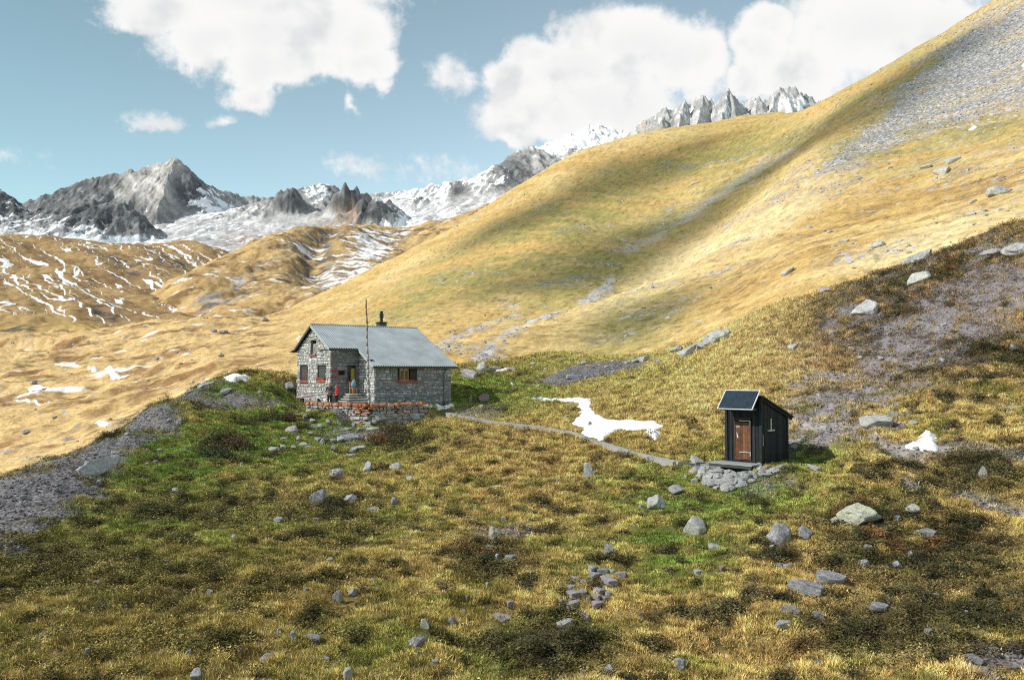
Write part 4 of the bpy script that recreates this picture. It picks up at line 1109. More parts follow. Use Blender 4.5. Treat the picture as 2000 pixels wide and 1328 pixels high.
person('person', at_terrace(657.2, 57.4), R(-62), 1.50, (.52, .030, .028), (.025, .022, .026), (.2, .02, .02), 'person in a red hooded coat beside the sunlit gable corner', [((-.25, .06, 1.14), (-.20, -.14, .98)), ((.25, .06, 1.14), (.20, -.12, .98))], (.0, -.02), True)

# ------------------------------------------------------------------ rocks: blocks and slabs split along planes
def rock_mesh(seed, kind='b', cuts=8, rough=.07):
    rr = np.random.default_rng(seed)
    bm = bmesh.new(); bmesh.ops.create_icosphere(bm, subdivisions=4, radius=1.0)
    V = np.array([v.co for v in bm.verts])
    if kind == 's':                                # slabs: boxy, broken off along upright faces
        V[:, :2] = np.sign(V[:, :2]) * np.abs(V[:, :2]) ** .8; V[:, 2] = np.sign(V[:, 2]) * np.abs(V[:, 2]) ** .38
    elif kind == 't': V = np.sign(V) * np.abs(V) ** .75
    for i in range(cuts):
        n = rr.normal(size=3); d = rr.uniform(.60, .86)
        if kind == 's': n[2] *= .12 if i < cuts - 2 else 2.5; d = rr.uniform(.42, .80) if i < cuts - 2 else rr.uniform(.6, .8)
        n /= np.linalg.norm(n)
        q = V @ n - d; V = V - np.where(q > 0, q, 0)[:, None] * n * .97
    L = np.linalg.norm(V, axis=1, keepdims=True) + 1e-6
    bed = rr.normal(size=3) * (.3, .3, 1); bed /= np.linalg.norm(bed)
    for s_, a in ((1.7, rough * 1.3), (4.2, rough), (9, rough * .75)):
        nz = pn(V[:, 0] * s_ + V[:, 2] * .7 * s_ + seed, V[:, 1] * s_ - V[:, 2] * .9 * s_, seed % 7)
        if s_ > 4: nz = nz * .5 + .7 * pn(V @ bed * s_ * 1.8, V[:, 0] * 1.4 + seed, 5)     # ledges along the bedding
        V = V + V / L * (a * nz)[:, None]
    for k in range(3): V[:, k] /= np.abs(V[:, k]).max()
    for v, c in zip(bm.verts, V): v.co = c
    me = bpy.data.meshes.new('rock'); bm.to_mesh(me); bm.free()
    me.polygons.foreach_set('use_smooth', np.ones(len(me.polygons), bool))
    return me
def mat_rock(name, c, c2, lich=None, amt=.4, scale=2.5):
    m, nt, b = new_mat(name)
    n1 = noise_tex(nt, scale, 6, .68); n2 = noise_tex(nt, scale * 3.1, 5, .7, stretch=(1, 1, 3)); n3 = noise_tex(nt, scale * 1.3, 5, .75, dist=.6)
    col = mixc(nt, ramp(nt, n1, .35, .65), c, c2)
    col = scaled(nt, col, n2, .72, 1.28)
    if lich: col = mixc(nt, ramp(nt, n3, .62 - amt * .25, .70 - amt * .25), col, lich)
    nt.links.new(col, b.inputs['Base Color']); b.inputs['Roughness'].default_value = .93; b.inputs['Specular IOR Level'].default_value = .15
    n4 = noise_tex(nt, scale * 1.1, 7, .75, stretch=(1, 1.6, 5), dist=1.2)
    crack = ramp(nt, mathn(nt, 'ABSOLUTE', mathn(nt, 'SUBTRACT', n4, .5)), -.004, .010)
    col = mixc(nt, crack, tuple(q * .35 for q in c2), col); nt.links.new(col, b.inputs['Base Color'])
    bump(nt, mathn(nt, 'ADD', mathn(nt, 'ADD', n1, n2), crack), 1.0, .035, b)
    return m
MR = {'g': mat_rock('grey rock', (.46, .46, .46), (.29, .29, .30), (.55, .55, .53), .35),
      'p': mat_rock('pale lichened rock', (.47, .47, .455), (.31, .31, .31), (.53, .53, .44), .5),
      'y': mat_rock('yellow lichened rock', (.46, .46, .42), (.24, .24, .23), (.52, .53, .38), .7),
      'd': mat_rock('dark rock', (.36, .36, .37), (.19, .19, .195), (.50, .50, .49), .35),
      'v': mat_rock('purple slate', (.45, .395, .415), (.32, .285, .305), (.52, .50, .50), .2),
      'r': mat_rock('reddish slate', (.38, .26, .23), (.27, .20, .19), (.42, .36, .33), .2),
      'o': mat_rock('orange lichened rock', (.42, .15, .04), (.36, .30, .28), (.62, .20, .045), .8)}
BOULD = [rock_mesh(100 + i, 'b', 8 + i % 4) for i in range(7)]
SLABS = [rock_mesh(200 + i, 's', 8, .05) for i in range(6)]
TALL = [rock_mesh(300 + i, 't', 9, .08) for i in range(3)]
for me in BOULD + SLABS + TALL: me.materials.append(MR['g'])
RK = []; FOOT = []
def rock(u, vb, w, h, kind='b', mat='g', label=None, group=None, surf=None, tilt=0, name=None, idx=None, cat=None):
    RK.append(dict(u=u, vb=vb, w=w, h=h, kind=kind, mat=mat, label=label, group=group, surf=surf or GROUND, tilt=tilt, name=name, idx=idx, cat=cat))
def place_rocks():
    for Sf, Y0, Y1 in ((GROUND, 8, 135), (HILLSIDE, 76, 900)):
        L = [r for r in RK if r['surf'] is Sf]
        if not L: continue
        pts = Sf.hit([r['u'] for r in L], [r['vb'] - r['h'] * (.3 if r['kind'] != 's' else .45) for r in L], Y0, Y1)
        for j, (r, p) in enumerate(zip(L, pts)):
            rr = random.Random(int(r['u'] * 31 + r['vb'] * 7))
            s = p[1] / F
            hw = r['w'] * s / 2
            K = r['kind']
            me = (BOULD if K == 'b' else SLABS if K == 's' else TALL)[r['idx'] if r['idx'] is not None else rr.randrange(3 if K == 't' else 6)]
            if K == 'b': hz = r['h'] * s * .56; hy = (hw * .8 + hz * .3); bury = .30
            elif K == 's': hz = max(r['h'] * s * .34, .09); hy = max(hw * .62, r['h'] * s * .9); bury = .0
            else: hz = r['h'] * s * .58; hy = hw * .8; bury = .30
            if r['w'] < 16 and K == 'b': bury = .08
            nm = r['name'] or ('flat_stone' if K == 's' else 'boulder' if r['w'] > 17 else 'stone')
            o = bpy.data.objects.new(nm, me); COL.objects.link(o)
            o.material_slots[0].link = 'OBJECT'; o.material_slots[0].material = MR[r['mat']]
            e = .6 if Sf is GROUND else 3
            nx = -(Sf.z(p[0] + e, p[1]) - Sf.z(p[0] - e, p[1])) / (2 * e); ny_ = -(Sf.z(p[0], p[1] + e) - Sf.z(p[0], p[1] - e)) / (2 * e)
            nrm = Vector((float(nx), float(ny_), 1)).normalized()
            if K != 's': nrm = (nrm + Vector((0, 0, 1.5))).normalized()
            q = Vector((0, 0, 1)).rotation_difference(nrm).to_matrix()
            a = rr.uniform(-.5, .5) + (math.pi if rr.random() < .5 else 0)
            rot = q @ Matrix.Rotation(R(r['tilt']), 3, 'Y') @ Matrix.Rotation(rr.uniform(-.12, .12), 3, 'X') @ Matrix.Rotation(a if K == 'b' else a * .6, 3, 'Z')
            o.rotation_euler = rot.to_euler(); o['kind'] = 'thing'; o.scale = (hw * 1.08, hy, hz)
            o.location = (p[0], p[1], p[2] + hz * (1 - 2 * bury) * .62)
            if Sf is GROUND: FOOT.append((p[0], p[1], hw * (.85 if r['w'] > 25 else 1.15), hy * (.95 if r['w'] > 25 else 1.2)))
            tag(o, r['label'], r['cat'] or nm, r['group'])

# ---- dry stone terrace wall before the hut
TW = [np.array((q[0], q[1], HUT_Z)) for q in TWP]
seg = np.cumsum([0] + [np.linalg.norm(b - a) for a, b in zip(TW[:-1], TW[1:])])
def tw_at(s):
    i = min(max(int(np.searchsorted(seg, s)) - 1, 0), len(TW) - 2); t = (s - seg[i]) / (seg[i + 1] - seg[i])
    d = (TW[i + 1] - TW[i]) / (seg[i + 1] - seg[i]); return TW[i] + (TW[i + 1] - TW[i]) * t, d
def stone_block(mb, c, ax, ay, az, hx, hy, hz, colr, rr, jit=.34):
    V = []; q_ = Matrix.Rotation(rr.gauss(0, .09), 3, ay); ax = q_ @ ax; az = q_ @ az; c = c + az * rr.gauss(0, .012)
    for sz in (-1, 1):
        for sx, sy in ((-1, -1), (1, -1), (1, 1), (-1, 1)):
            V.append(c + ax * hx * sx * (1 + rr.uniform(-jit, .03)) + ay * hy * sy * (1 + rr.uniform(-jit, .03)) + az * hz * sz * (1 + rr.uniform(-jit, .05)))
    bm = bmesh.new(); vs = [bm.verts.new(v) for v in V]
    for f in ((3, 2, 1, 0), (4, 5, 6, 7), (0, 1, 5, 4), (1, 2, 6, 5), (2, 3, 7, 6), (3, 0, 4, 7)): bm.faces.new([vs[i] for i in f])
    bmesh.ops.bevel(bm, geom=bm.edges[:], offset=min(hx, hy, hz) * .22, segments=1, affect='EDGES')
    bm.verts.index_update()
    mb.add([v.co.copy() for v in bm.verts], [[v.index for v in f.verts] for f in bm.faces], colr); bm.free()
mb = MB(); rr = random.Random(21); Lw = seg[-1]
core = MB()
for s in np.arange(0, Lw - .01, .5):
    p, d = tw_at(s + .25); ay = Vector((-d[1], d[0], 0)); M_ = Matrix(((d[0], ay.x, 0, p[0]), (d[1], ay.y, 0, p[1]), (0, 0, 1, p[2]), (0, 0, 0, 1)))
    core.box(-.26, .26, -.12, .28, -1.3, -.02, (.09, .085, .08), M_)
z = -1.15
while z < .16:
    h = rr.uniform(.11, .30); s = .05
    while s < Lw:
        l = rr.uniform(.18, .75); p, d = tw_at(min(s + l / 2, Lw)); d = Vector(d); ay = Vector((-d.y, d.x, 0))
        top_ = z + h > .02
        fr = s / Lw; f = rr.uniform(.75, 1.15)
        po = (.95 if .14 < fr < .60 else .45) if z > -.55 and fr > .0 else .12
        po = po if (z < -.05 or fr < .62 or rr.random() < .6) else .35
        if rr.random() < .3: c = (.40 * f, .30 * f, .27 * f)
        else: c = (.40 * f, .39 * f, .385 * f) if fr < .6 else (.27 * f, .27 * f, .275 * f)
        stone_block(mb, Vector(p) + Vector((0, 0, z + h / 2)) - ay * rr.uniform(.08, .17), d, ay, Vector((0, 0, 1)), l / 2 * .98, .22 if not top_ else .32, h / 2 * .97, c, rr); s += l
    z += h
m_lw, ntl, bl = new_mat('lichened wall stone')
ln1 = noise_tex(ntl, 1.5, 6, .7); ln2 = noise_tex(ntl, 7, 5, .7)
tcl = N(ntl, 'ShaderNodeTexCoord'); spl = N(ntl, 'ShaderNodeSeparateXYZ'); ntl.links.new(tcl.outputs['Object'], spl.inputs[0])
hz_ = mathn(ntl, 'MULTIPLY', mathn(ntl, 'SUBTRACT', spl.outputs[2], float(HUT_Z) - .08), 1.15)
xl = mathn(ntl, 'ABSOLUTE', mathn(ntl, 'SUBTRACT', spl.outputs[0], float(TW[3][0]) - .4)); xl = mathn(ntl, 'MULTIPLY', mathn(ntl, 'SUBTRACT', 1.3, xl), .55, clamp=True)
lf = mathn(ntl, 'ADD', mathn(ntl, 'ADD', mathn(ntl, 'MULTIPLY', ln1, 2.2), hz_), xl)
lf = ramp(ntl, mathn(ntl, 'ADD', lf, mathn(ntl, 'MULTIPLY', ln2, .5)), 1.44, 1.74)
lcol = mixc(ntl, ln2, (.33, .12, .06), (.42, .20, .11))
ntl.links.new(scaled(ntl, mixc(ntl, lf, attr(ntl, 'Col'), lcol), ln2, .7, 1.3), bl.inputs['Base Color']); bl.inputs['Roughness'].default_value = .95; bl.inputs['Specular IOR Level'].default_value = .1
bump(ntl, ln2, .7, .05, bl)
tw = mb.build('stone_wall', m_lw, None, label='low dry stone terrace wall crusted with orange lichen below the hut', cat='wall')
core.build('wall_core', M_STONE, tw)

# ------------------------------------------------------------------ the outhouse
oh = empty('outhouse', OUT, math.atan2(OE[1], OE[0]), 'small black timber outhouse with a brown plank door', 'outhouse')
HF, HB = 2.86, 2.02
BLK = (.014, .016, .018)
M_TAR = mat_vcol('tarred boards', 3, .7, 1.5, .8, .3, .006, spec=.15)
def oz(y): return HF + (HB - HF) * y / OD
def board_wall(n, T, L, top, holes=()):
    k = MB(); x = 0; rr = random.Random(n)
    while x < L - 1e-3:
        w = min(.155, L - x)
        f = rr.uniform(.7, 1.6); c = tuple(q * f for q in BLK)
        spans = [(-.25, None)]
        for (a, b, z0, z1) in holes:
            if x + w / 2 > a and x + w / 2 < b: spans = [(-.25, z0), (z1, None)]
        for z0, z1 in spans:
            pts = []
            for dd in (-.05, rr.uniform(0, .006)):
                for xx, zz in ((x + .003, z0), (x + w - .003, z0), (x + w - .003, z1 if z1 else top(x + w)), (x + .003, z1 if z1 else top(x))): pts.append(T(xx, zz, dd))
            k.add(pts, [(3, 2, 1, 0), (4, 5, 6, 7), (0, 1, 5, 4), (1, 2, 6, 5), (2, 3, 7, 6), (3, 0, 4, 7)], c)
        x += w
    # battens
    return k.build('wall', M_TAR, oh)
DX0, DX1, DZ0, DZ1 = .40, 1.20, .12, 1.98
board_wall(1, lambda s, z, d=0: (s, -d, z), OW, lambda s: HF, [(DX0, DX1, DZ0, DZ1)])
SW = (.62, 1.10, 1.42, 1.92)
board_wall(2, lambda s, z, d=0: (OW + d, s, z), OD, lambda s: oz(s), [SW])
board_wall(3, lambda s, z, d=0: (OW - s, OD + d, z), OW, lambda s: HB)
board_wall(4, lambda s, z, d=0: (-d, OD - s, z), OD, lambda s: oz(OD - s))
k = MB()
for x, y in ((0, 0), (OW, 0), (OW, OD), (0, OD)):
    k.box(x - .055, x + .055, y - .055, y + .055, -.3, oz(y) - .02, (.022, .024, .025)); k.build('corner_post', M_TAR, oh); k = MB()
k.box(DX1 + .12, DX1 + .19, -.03, .0, -.05, HF - .06, (.03, .032, .032)); k.box(DX0 - .20, DX0 - .13, -.03, .0, -.05, HF - .06, (.022, .024, .025))
k.build('cover_strip', M_TAR, oh)
k = MB(); y0, y1 = -.08, OD + .42
V = [(x, y, oz(y) + dz) for dz in (.0, .09) for x, y in ((-.14, y0), (OW + .14, y0), (OW + .14, y1), (-.14, y1))]
k.add(V, [(3, 2, 1, 0), (4, 5, 6, 7), (0, 1, 5, 4), (1, 2, 6, 5), (2, 3, 7, 6), (3, 0, 4, 7)], (.016, .017, .018))
rfo = k.build('roof', M_TAR, oh)
k = MB()
for x in (-.05, OW / 2, OW + .05):
    V = [(xx, y, oz(y) + dz) for dz in (-.11, -.004) for xx, y in ((x - .04, y0 + .05), (x + .04, y0 + .05), (x + .04, y1 - .05), (x - .04, y1 - .05))]
    k.add(V, [(3, 2, 1, 0), (4, 5, 6, 7), (0, 1, 5, 4), (1, 2, 6, 5), (2, 3, 7, 6), (3, 0, 4, 7)], (.02, .02, .021))
k.build('rafter', M_TAR, rfo)
# door
k = MB(); nb = 6; rr = random.Random(8)
for j in range(nb):
    f = rr.uniform(.65, 1.25)
    k.box(DX0 + .05 + (DX1 - DX0 - .1) * j / nb + .004, DX0 + .05 + (DX1 - DX0 - .1) * (j + 1) / nb - .004, -.012 + rr.uniform(-.003, .003), .035, DZ0 + .05, DZ1 - .22, (.15 * f, .066 * f, .036 * f))
M_DOOR = mat_vcol('door planks', 5, .6, 1.35, .7, .3, .006)
door = k.build('door', M_DOOR, oh)
k = MB(); fc = (.10, .05, .033)
k.box(DX0, DX0 + .05, -.03, .05, DZ0, DZ1 - .17, fc); k.box(DX1 - .05, DX1, -.03, .05, DZ0, DZ1 - .17, fc); k.box(DX0, DX1, -.034, .05, DZ1 - .17, DZ1, (.03, .028, .026)); k.box(DX0, DX1, -.034, .05, DZ0 - .02, DZ0 + .05, fc)
k.build('door_frame', M_DOOR, door)
mc = (.55, .55, .53)
for zz_ in (DZ0 + .30, DZ1 - .17):
    k = MB(); k.box(DX0 + .24, DX1 + .0, -.052, -.038, zz_, zz_ + .03, mc); k.tube([(DX1 - .02, -.05, zz_ - .16), (DX1 - .02, -.05, zz_ + .045)], .018, 8, mc); k.build('hinge', M_METAL, door)
k = MB(); k.tube([(DX0 + .16, -.02, 1.16), (DX0 + .16, -.075, 1.16), (DX0 + .16, -.075, 1.30), (DX0 + .16, -.02, 1.30)], .014, 8, (.7, .7, .7)); k.box(DX0 + .13, DX0 + .19, -.024, -.012, 1.06, 1.20, (.7, .7, .7)); k.box(DX0 + .12, DX0 + .2, -.05, -.012, 1.22, 1.25, (.7, .7, .7)); k.build('handle', M_METAL, door)
k = MB()
for (cx_, cz_, rx) in ((DX0 + .12, 1.55, .045), (DX0 + .19, 1.555, .03), (DX0 + .245, 1.54, .03)):
    k.tube([(cx_ + rx * math.cos(q), -.02, cz_ + .045 * math.sin(q)) for q in np.linspace(0, 5.2, 10)], .011, 6, (.75, .75, .74))
k.build('door_ornament', M_METAL, door)
# slit window on the dark side
k = MB(); a, b, z0, z1 = SW; wc_ = (.40, .40, .38)
k.box(OW - .02, OW + .02, a + .0, a + .04, z0, z1, (.03, .03, .03)); k.box(OW - .02, OW + .02, b - .04, b, z0, z1, (.03, .03, .03)); k.box(OW - .02, OW + .03, (a + b) / 2 + .02, (a + b) / 2 + .09, z0, z1, wc_); k.box(OW - .02, OW + .07, a - .04, b + .06, z0 - .05, z0 + .01, wc_)
w_ = k.build('window', M_PAINT, oh)
k = MB(); k.box(OW - .045, OW - .03, a, b, z0, z1, (.02,) * 3); k.build('pane', M_DARKGLASS, w_)
k = MB(); k.box(OW + .008, OW + .03, .10, .15, .75, 1.25, (.35, .35, .34)); k.build('pale_strip', M_PAINT, oh)  # small pale upright strip near the corner post
# solar panel on struts above the door
m_pv, ntp, bp = new_mat('solar cells')
bp.inputs['Roughness'].default_value = .22; bp.inputs['Specular IOR Level'].default_value = .5
ntp.links.new(scaled(ntp, attr(ntp, 'Col'), noise_tex(ntp, 30, 3, .5), .85, 1.15), bp.inputs['Base Color'])
pT, pB = Vector((0, .0, 3.17)), Vector((0, -.76, 2.34)); dn = pB - pT; ln = dn.length; dn.normalize(); nr = Vector((0, dn.z, -dn.y)); nr = nr if nr.z > 0 else -nr
def pan(mb, x0, x1, t0, t1, d0, d1, c):
    V = [Vector((x, 0, 0)) + pT + dn * t + nr * dd for dd in (d0, d1) for x, t in ((x0, t0), (x0, t1), (x1, t1), (x1, t0))]
    mb.add(V, [(3, 2, 1, 0), (4, 5, 6, 7), (0, 1, 5, 4), (1, 2, 6, 5), (2, 3, 7, 6), (3, 0, 4, 7)], c)
k = MB(); px0, px1 = -.02, OW + .0
pan(k, px0 + .03, px1 - .03, .03, ln - .03, 0, .022, (.10, .12, .14))
nx_, nt_ = 12, 8
for i in range(nx_):
    for j in range(nt_):
        w0 = (px1 - px0 - .1) / nx_; h0 = (ln - .1) / nt_
        f = random.uniform(.8, 1.25)
        pan(k, px0 + .05 + i * w0 + .004, px0 + .05 + (i + 1) * w0 - .004, .05 + j * h0 + .007, .05 + (j + 1) * h0 - .007, .0225, .026, (.012 * f, .022 * f, .034 * f))
panel = k.build('solar_panel', m_pv, oh)
k = MB(); pc = (.62, .64, .66)
pan(k, px0, px1, 0, .03, -.01, .04, pc); pan(k, px0, px1, ln - .03, ln, -.01, .04, pc); pan(k, px0, px0 + .03, .03, ln - .03, -.01, .04, pc); pan(k, px1 - .03, px1, .03, ln - .03, -.01, .04, pc)
k.build('panel_frame', M_METAL, panel)
k = MB()
for x in (.2, OW - .2):
    k.tube([(x, 0, 2.35), tuple(pB + Vector((x, .05, .02)))], .02, 6, (.35, .36, .37)); k.build('strut', M_METAL, panel); k = MB()
    k.tube([(x, -.02, 2.84), tuple(pT + Vector((x, 0, -.03)))], .022, 6, (.35, .36, .37)); k.build('strut', M_METAL, panel); k = MB()
# deck before the door, on a post over rubble
k = MB(); rr = random.Random(5)
for j in range(7):
    f = rr.uniform(.8, 1.15)
    k.box(-.42 + .05 * rr.random(), OW + .05, -.98 + .137 * j + .004, -.98 + .137 * (j + 1) - .004, -.065, -.015 + rr.uniform(-.004, .004), (.27 * f, .28 * f, .285 * f))
dk_ = k.build('deck', M_PAINT, oh)
k = MB()
for yj in (-.9, -.1): k.box(-.38, OW, yj - .05, yj + .05, -.19, -.068, (.06, .062, .062))
k.build('joist', M_PAINT, dk_)
k = MB(); k.box(.02, .24, -1.0, -.86, -1.2, -.19, (.27, .275, .275), bev=.02); k.build('post', M_PAINT, dk_)

# ------------------------------------------------------------------ boardwalk from the hut to the outhouse
PW_ = [(872, 808), (905, 815), (950, 824), (1005, 831), (1060, 837), (1105, 845), (1140, 856), (1170, 866), (1200, 876), (1235, 886), (1275, 896), (1320, 905), (1365, 910), (1400, 909)]
pp = GROUND.hit([a for a, b in PW_], [b for a, b in PW_], 20, 90)
k = MB(); rr = random.Random(3)
for a, b in zip(pp[:-1], pp[1:]):
    a, b = Vector(a), Vector(b); d = (b - a); L_ = d.length; d.normalize(); sd_ = d.cross(Vector((0, 0, 1))).normalized()
    for off in (-.14, .14):
        f = rr.uniform(.85, 1.15); z0 = .10 + rr.uniform(-.015, .02)
        o = a + sd_ * (off + rr.uniform(-.02, .02))
        M_ = Matrix(((d.x, sd_.x, 0, o.x), (d.y, sd_.y, 0, o.y), (d.z, sd_.z, 1, o.z + z0), (0, 0, 0, 1)))
        k.box(-.06, L_ + .06, -.125, .125, -.045 - .3, 0, (.30 * f, .295 * f, .285 * f), M_)
k.build('path', M_PAINT, None, kind='structure', label='narrow grey plank boardwalk leading from the hut to the outhouse', cat='path')

# ------------------------------------------------------------------ snow patches
m_sn, nts, bs_ = new_mat('old snow')
n1 = noise_tex(nts, 1.2, 5, .6); n2_ = noise_tex(nts, 9, 4, .6)
nts.links.new(mixc(nts, ramp(nts, mathn(nts, 'ADD', mathn(nts, 'MULTIPLY', n1, .7), mathn(nts, 'MULTIPLY', n2_, .3)), .50, .72), (.80, .82, .85), (.58, .575, .565)), bs_.inputs['Base Color'])
bs_.inputs['Roughness'].default_value = .7; bs_.inputs['Specular IOR Level'].default_value = .2; bump(nts, mathn(nts, 'ADD', n1, n2_), .4, .05, bs_)
def snow_patch(pg, label, surf=GROUND, Y0=10, Y1=130, step=.10, thick=.12, soft=.45, group=None, rag=.9):
    w = surf.hit([a for a, b in pg], [b for a, b in pg], Y0, Y1)
    xy = [(float(q[0]), float(q[1])) for q in w]
    x0, x1 = min(a for a, b in xy) - soft, max(a for a, b in xy) + soft; y0, y1 = min(b for a, b in xy) - soft, max(b for a, b in xy) + soft
    nx, ny = int((x1 - x0) / step) + 2, int((y1 - y0) / step) + 2
    X, Y = np.meshgrid(np.linspace(x0, x1, nx), np.linspace(y0, y1, ny))
    sd_ = poly_sd(X, Y, xy) + soft * rag * fbm(X / (soft * 2.2), Y / (soft * 2.2), 4, 77)
    g = surf.z(X, Y)
    Z = g + thick * (ss(-soft * .25, soft * 1.4, -sd_) * 1.35 - .30) + thick * .25 * fbm(X / (soft * 3), Y / (soft * 3), 3, 78)
    keep = sd_ < soft * .45
    i = np.arange(nx * ny).reshape(ny, nx)
    q = np.stack([i[:-1, :-1], i[:-1, 1:], i[1:, 1:], i[1:, :-1]], -1).reshape(-1, 4)
    q = q[keep.ravel()[q].all(1)]
    us, inv = np.unique(q, return_inverse=True)
    V = np.stack([X, Y, Z], -1).reshape(-1, 3)[us]
    me = mk_mesh('snow_patch', V, inv.reshape(-1, 4), True)
    return link('snow_patch', me, m_sn, None, label, 'snow patch', group)
snow_patch([(1027, 775), (1052, 776.5), (1100, 779.5), (1124, 778), (1154, 779.5), (1154, 793), (1160, 800.5), (1181, 817), (1199, 820.6), (1250, 821.5), (1280, 823), (1298, 832), (1296, 839.5), (1259, 841), (1220, 841.6), (1196, 845.5), (1184, 857.5), (1172, 859.6), (1130, 847), (1137.5, 835), (1112, 827.5), (1124, 817), (1133, 803.5), (1127, 787), (1100, 784.6), (1040, 782.5)],
           'large winding snow patch beside the plank boardwalk')
snow_patch([(1254, 851), (1263, 842.5), (1295, 846), (1290, 857), (1283, 866), (1271, 861)], 'small ragged snow patch just below the large winding one', soft=.25, step=.06, thick=.24)
snow_patch([(1766, 872), (1790, 864), (1795, 849), (1806, 839), (1816, 844), (1834, 848), (1829, 859), (1836, 873), (1835, 883), (1803, 882), (1777, 879)], 'snow patch in the turf to the right of the outhouse', soft=.25, step=.06, thick=.22)
snow_patch([(434, 741), (452, 734), (480, 733.5), (496, 738), (494, 744), (470, 747.5), (446, 746)], 'rounded snow patch on the brow of the knoll left of the hut', soft=.4, thick=.3, step=.12)
snow_patch([(822, 794), (850, 792), (888, 791.5), (888, 796), (850, 798), (824, 798)], 'thin snow strip along the foot of the hut', soft=.15, step=.05, thick=.3)
snow_patch([(966, 725), (985, 720), (1012, 719), (1006, 724), (984, 727)], 'thin streak of snow beside the big rocks right of the hut', soft=.3, step=.08)
snow_patch([(994, 747), (1002, 745), (1008, 752), (1000, 754)], 'tiny snow patch on the green turf behind the boardwalk', soft=.15, step=.05)
HK = dict(surf=HILLSIDE, Y0=78, Y1=500, step=.35, thick=.4, soft=.6, rag=.45)
snow_patch([(103, 710), (150, 709.5), (190, 718), (252, 741.5), (215, 738), (160, 717), (112, 713)], 'long curved tongue of snow on the golden valley floor', **HK)
snow_patch([(52, 759), (70, 754), (100, 759), (174, 761), (160, 764), (90, 763)], 'straight snow streak below the long curved tongue in the valley', **HK)
snow_patch([(18, 781), (60, 780), (100, 784), (96, 787), (50, 784.5)], 'thin snow streak lowest at the left edge of the valley', **HK)
snow_patch([(186, 827), (200, 820), (216, 824), (206, 832)], 'small snow patch against the scree edge of the knoll', surf=HILLSIDE, Y0=78, Y1=400, step=.25, thick=.5, soft=.6)
snow_patch([(576, 662), (590, 655), (592, 659), (580, 666)], 'short snow streak showing behind the left eave of the hut', surf=HILLSIDE, Y0=78, Y1=600, step=.4, thick=.5, soft=.8)
snow_patch([(1990, 132), (2010, 122), (2030, 118), (2010, 134)], 'snow patch high in the scree at the right edge', surf=HILLSIDE, Y0=90, Y1=600, step=.6, thick=.8, soft=1.2)
snow_patch([(1888, 256), (1900, 249), (1912, 248), (1902, 255)], 'small snow patch on the green slope below the scree', surf=HILLSIDE, Y0=90, Y1=600, step=.4, thick=.6, soft=.8)

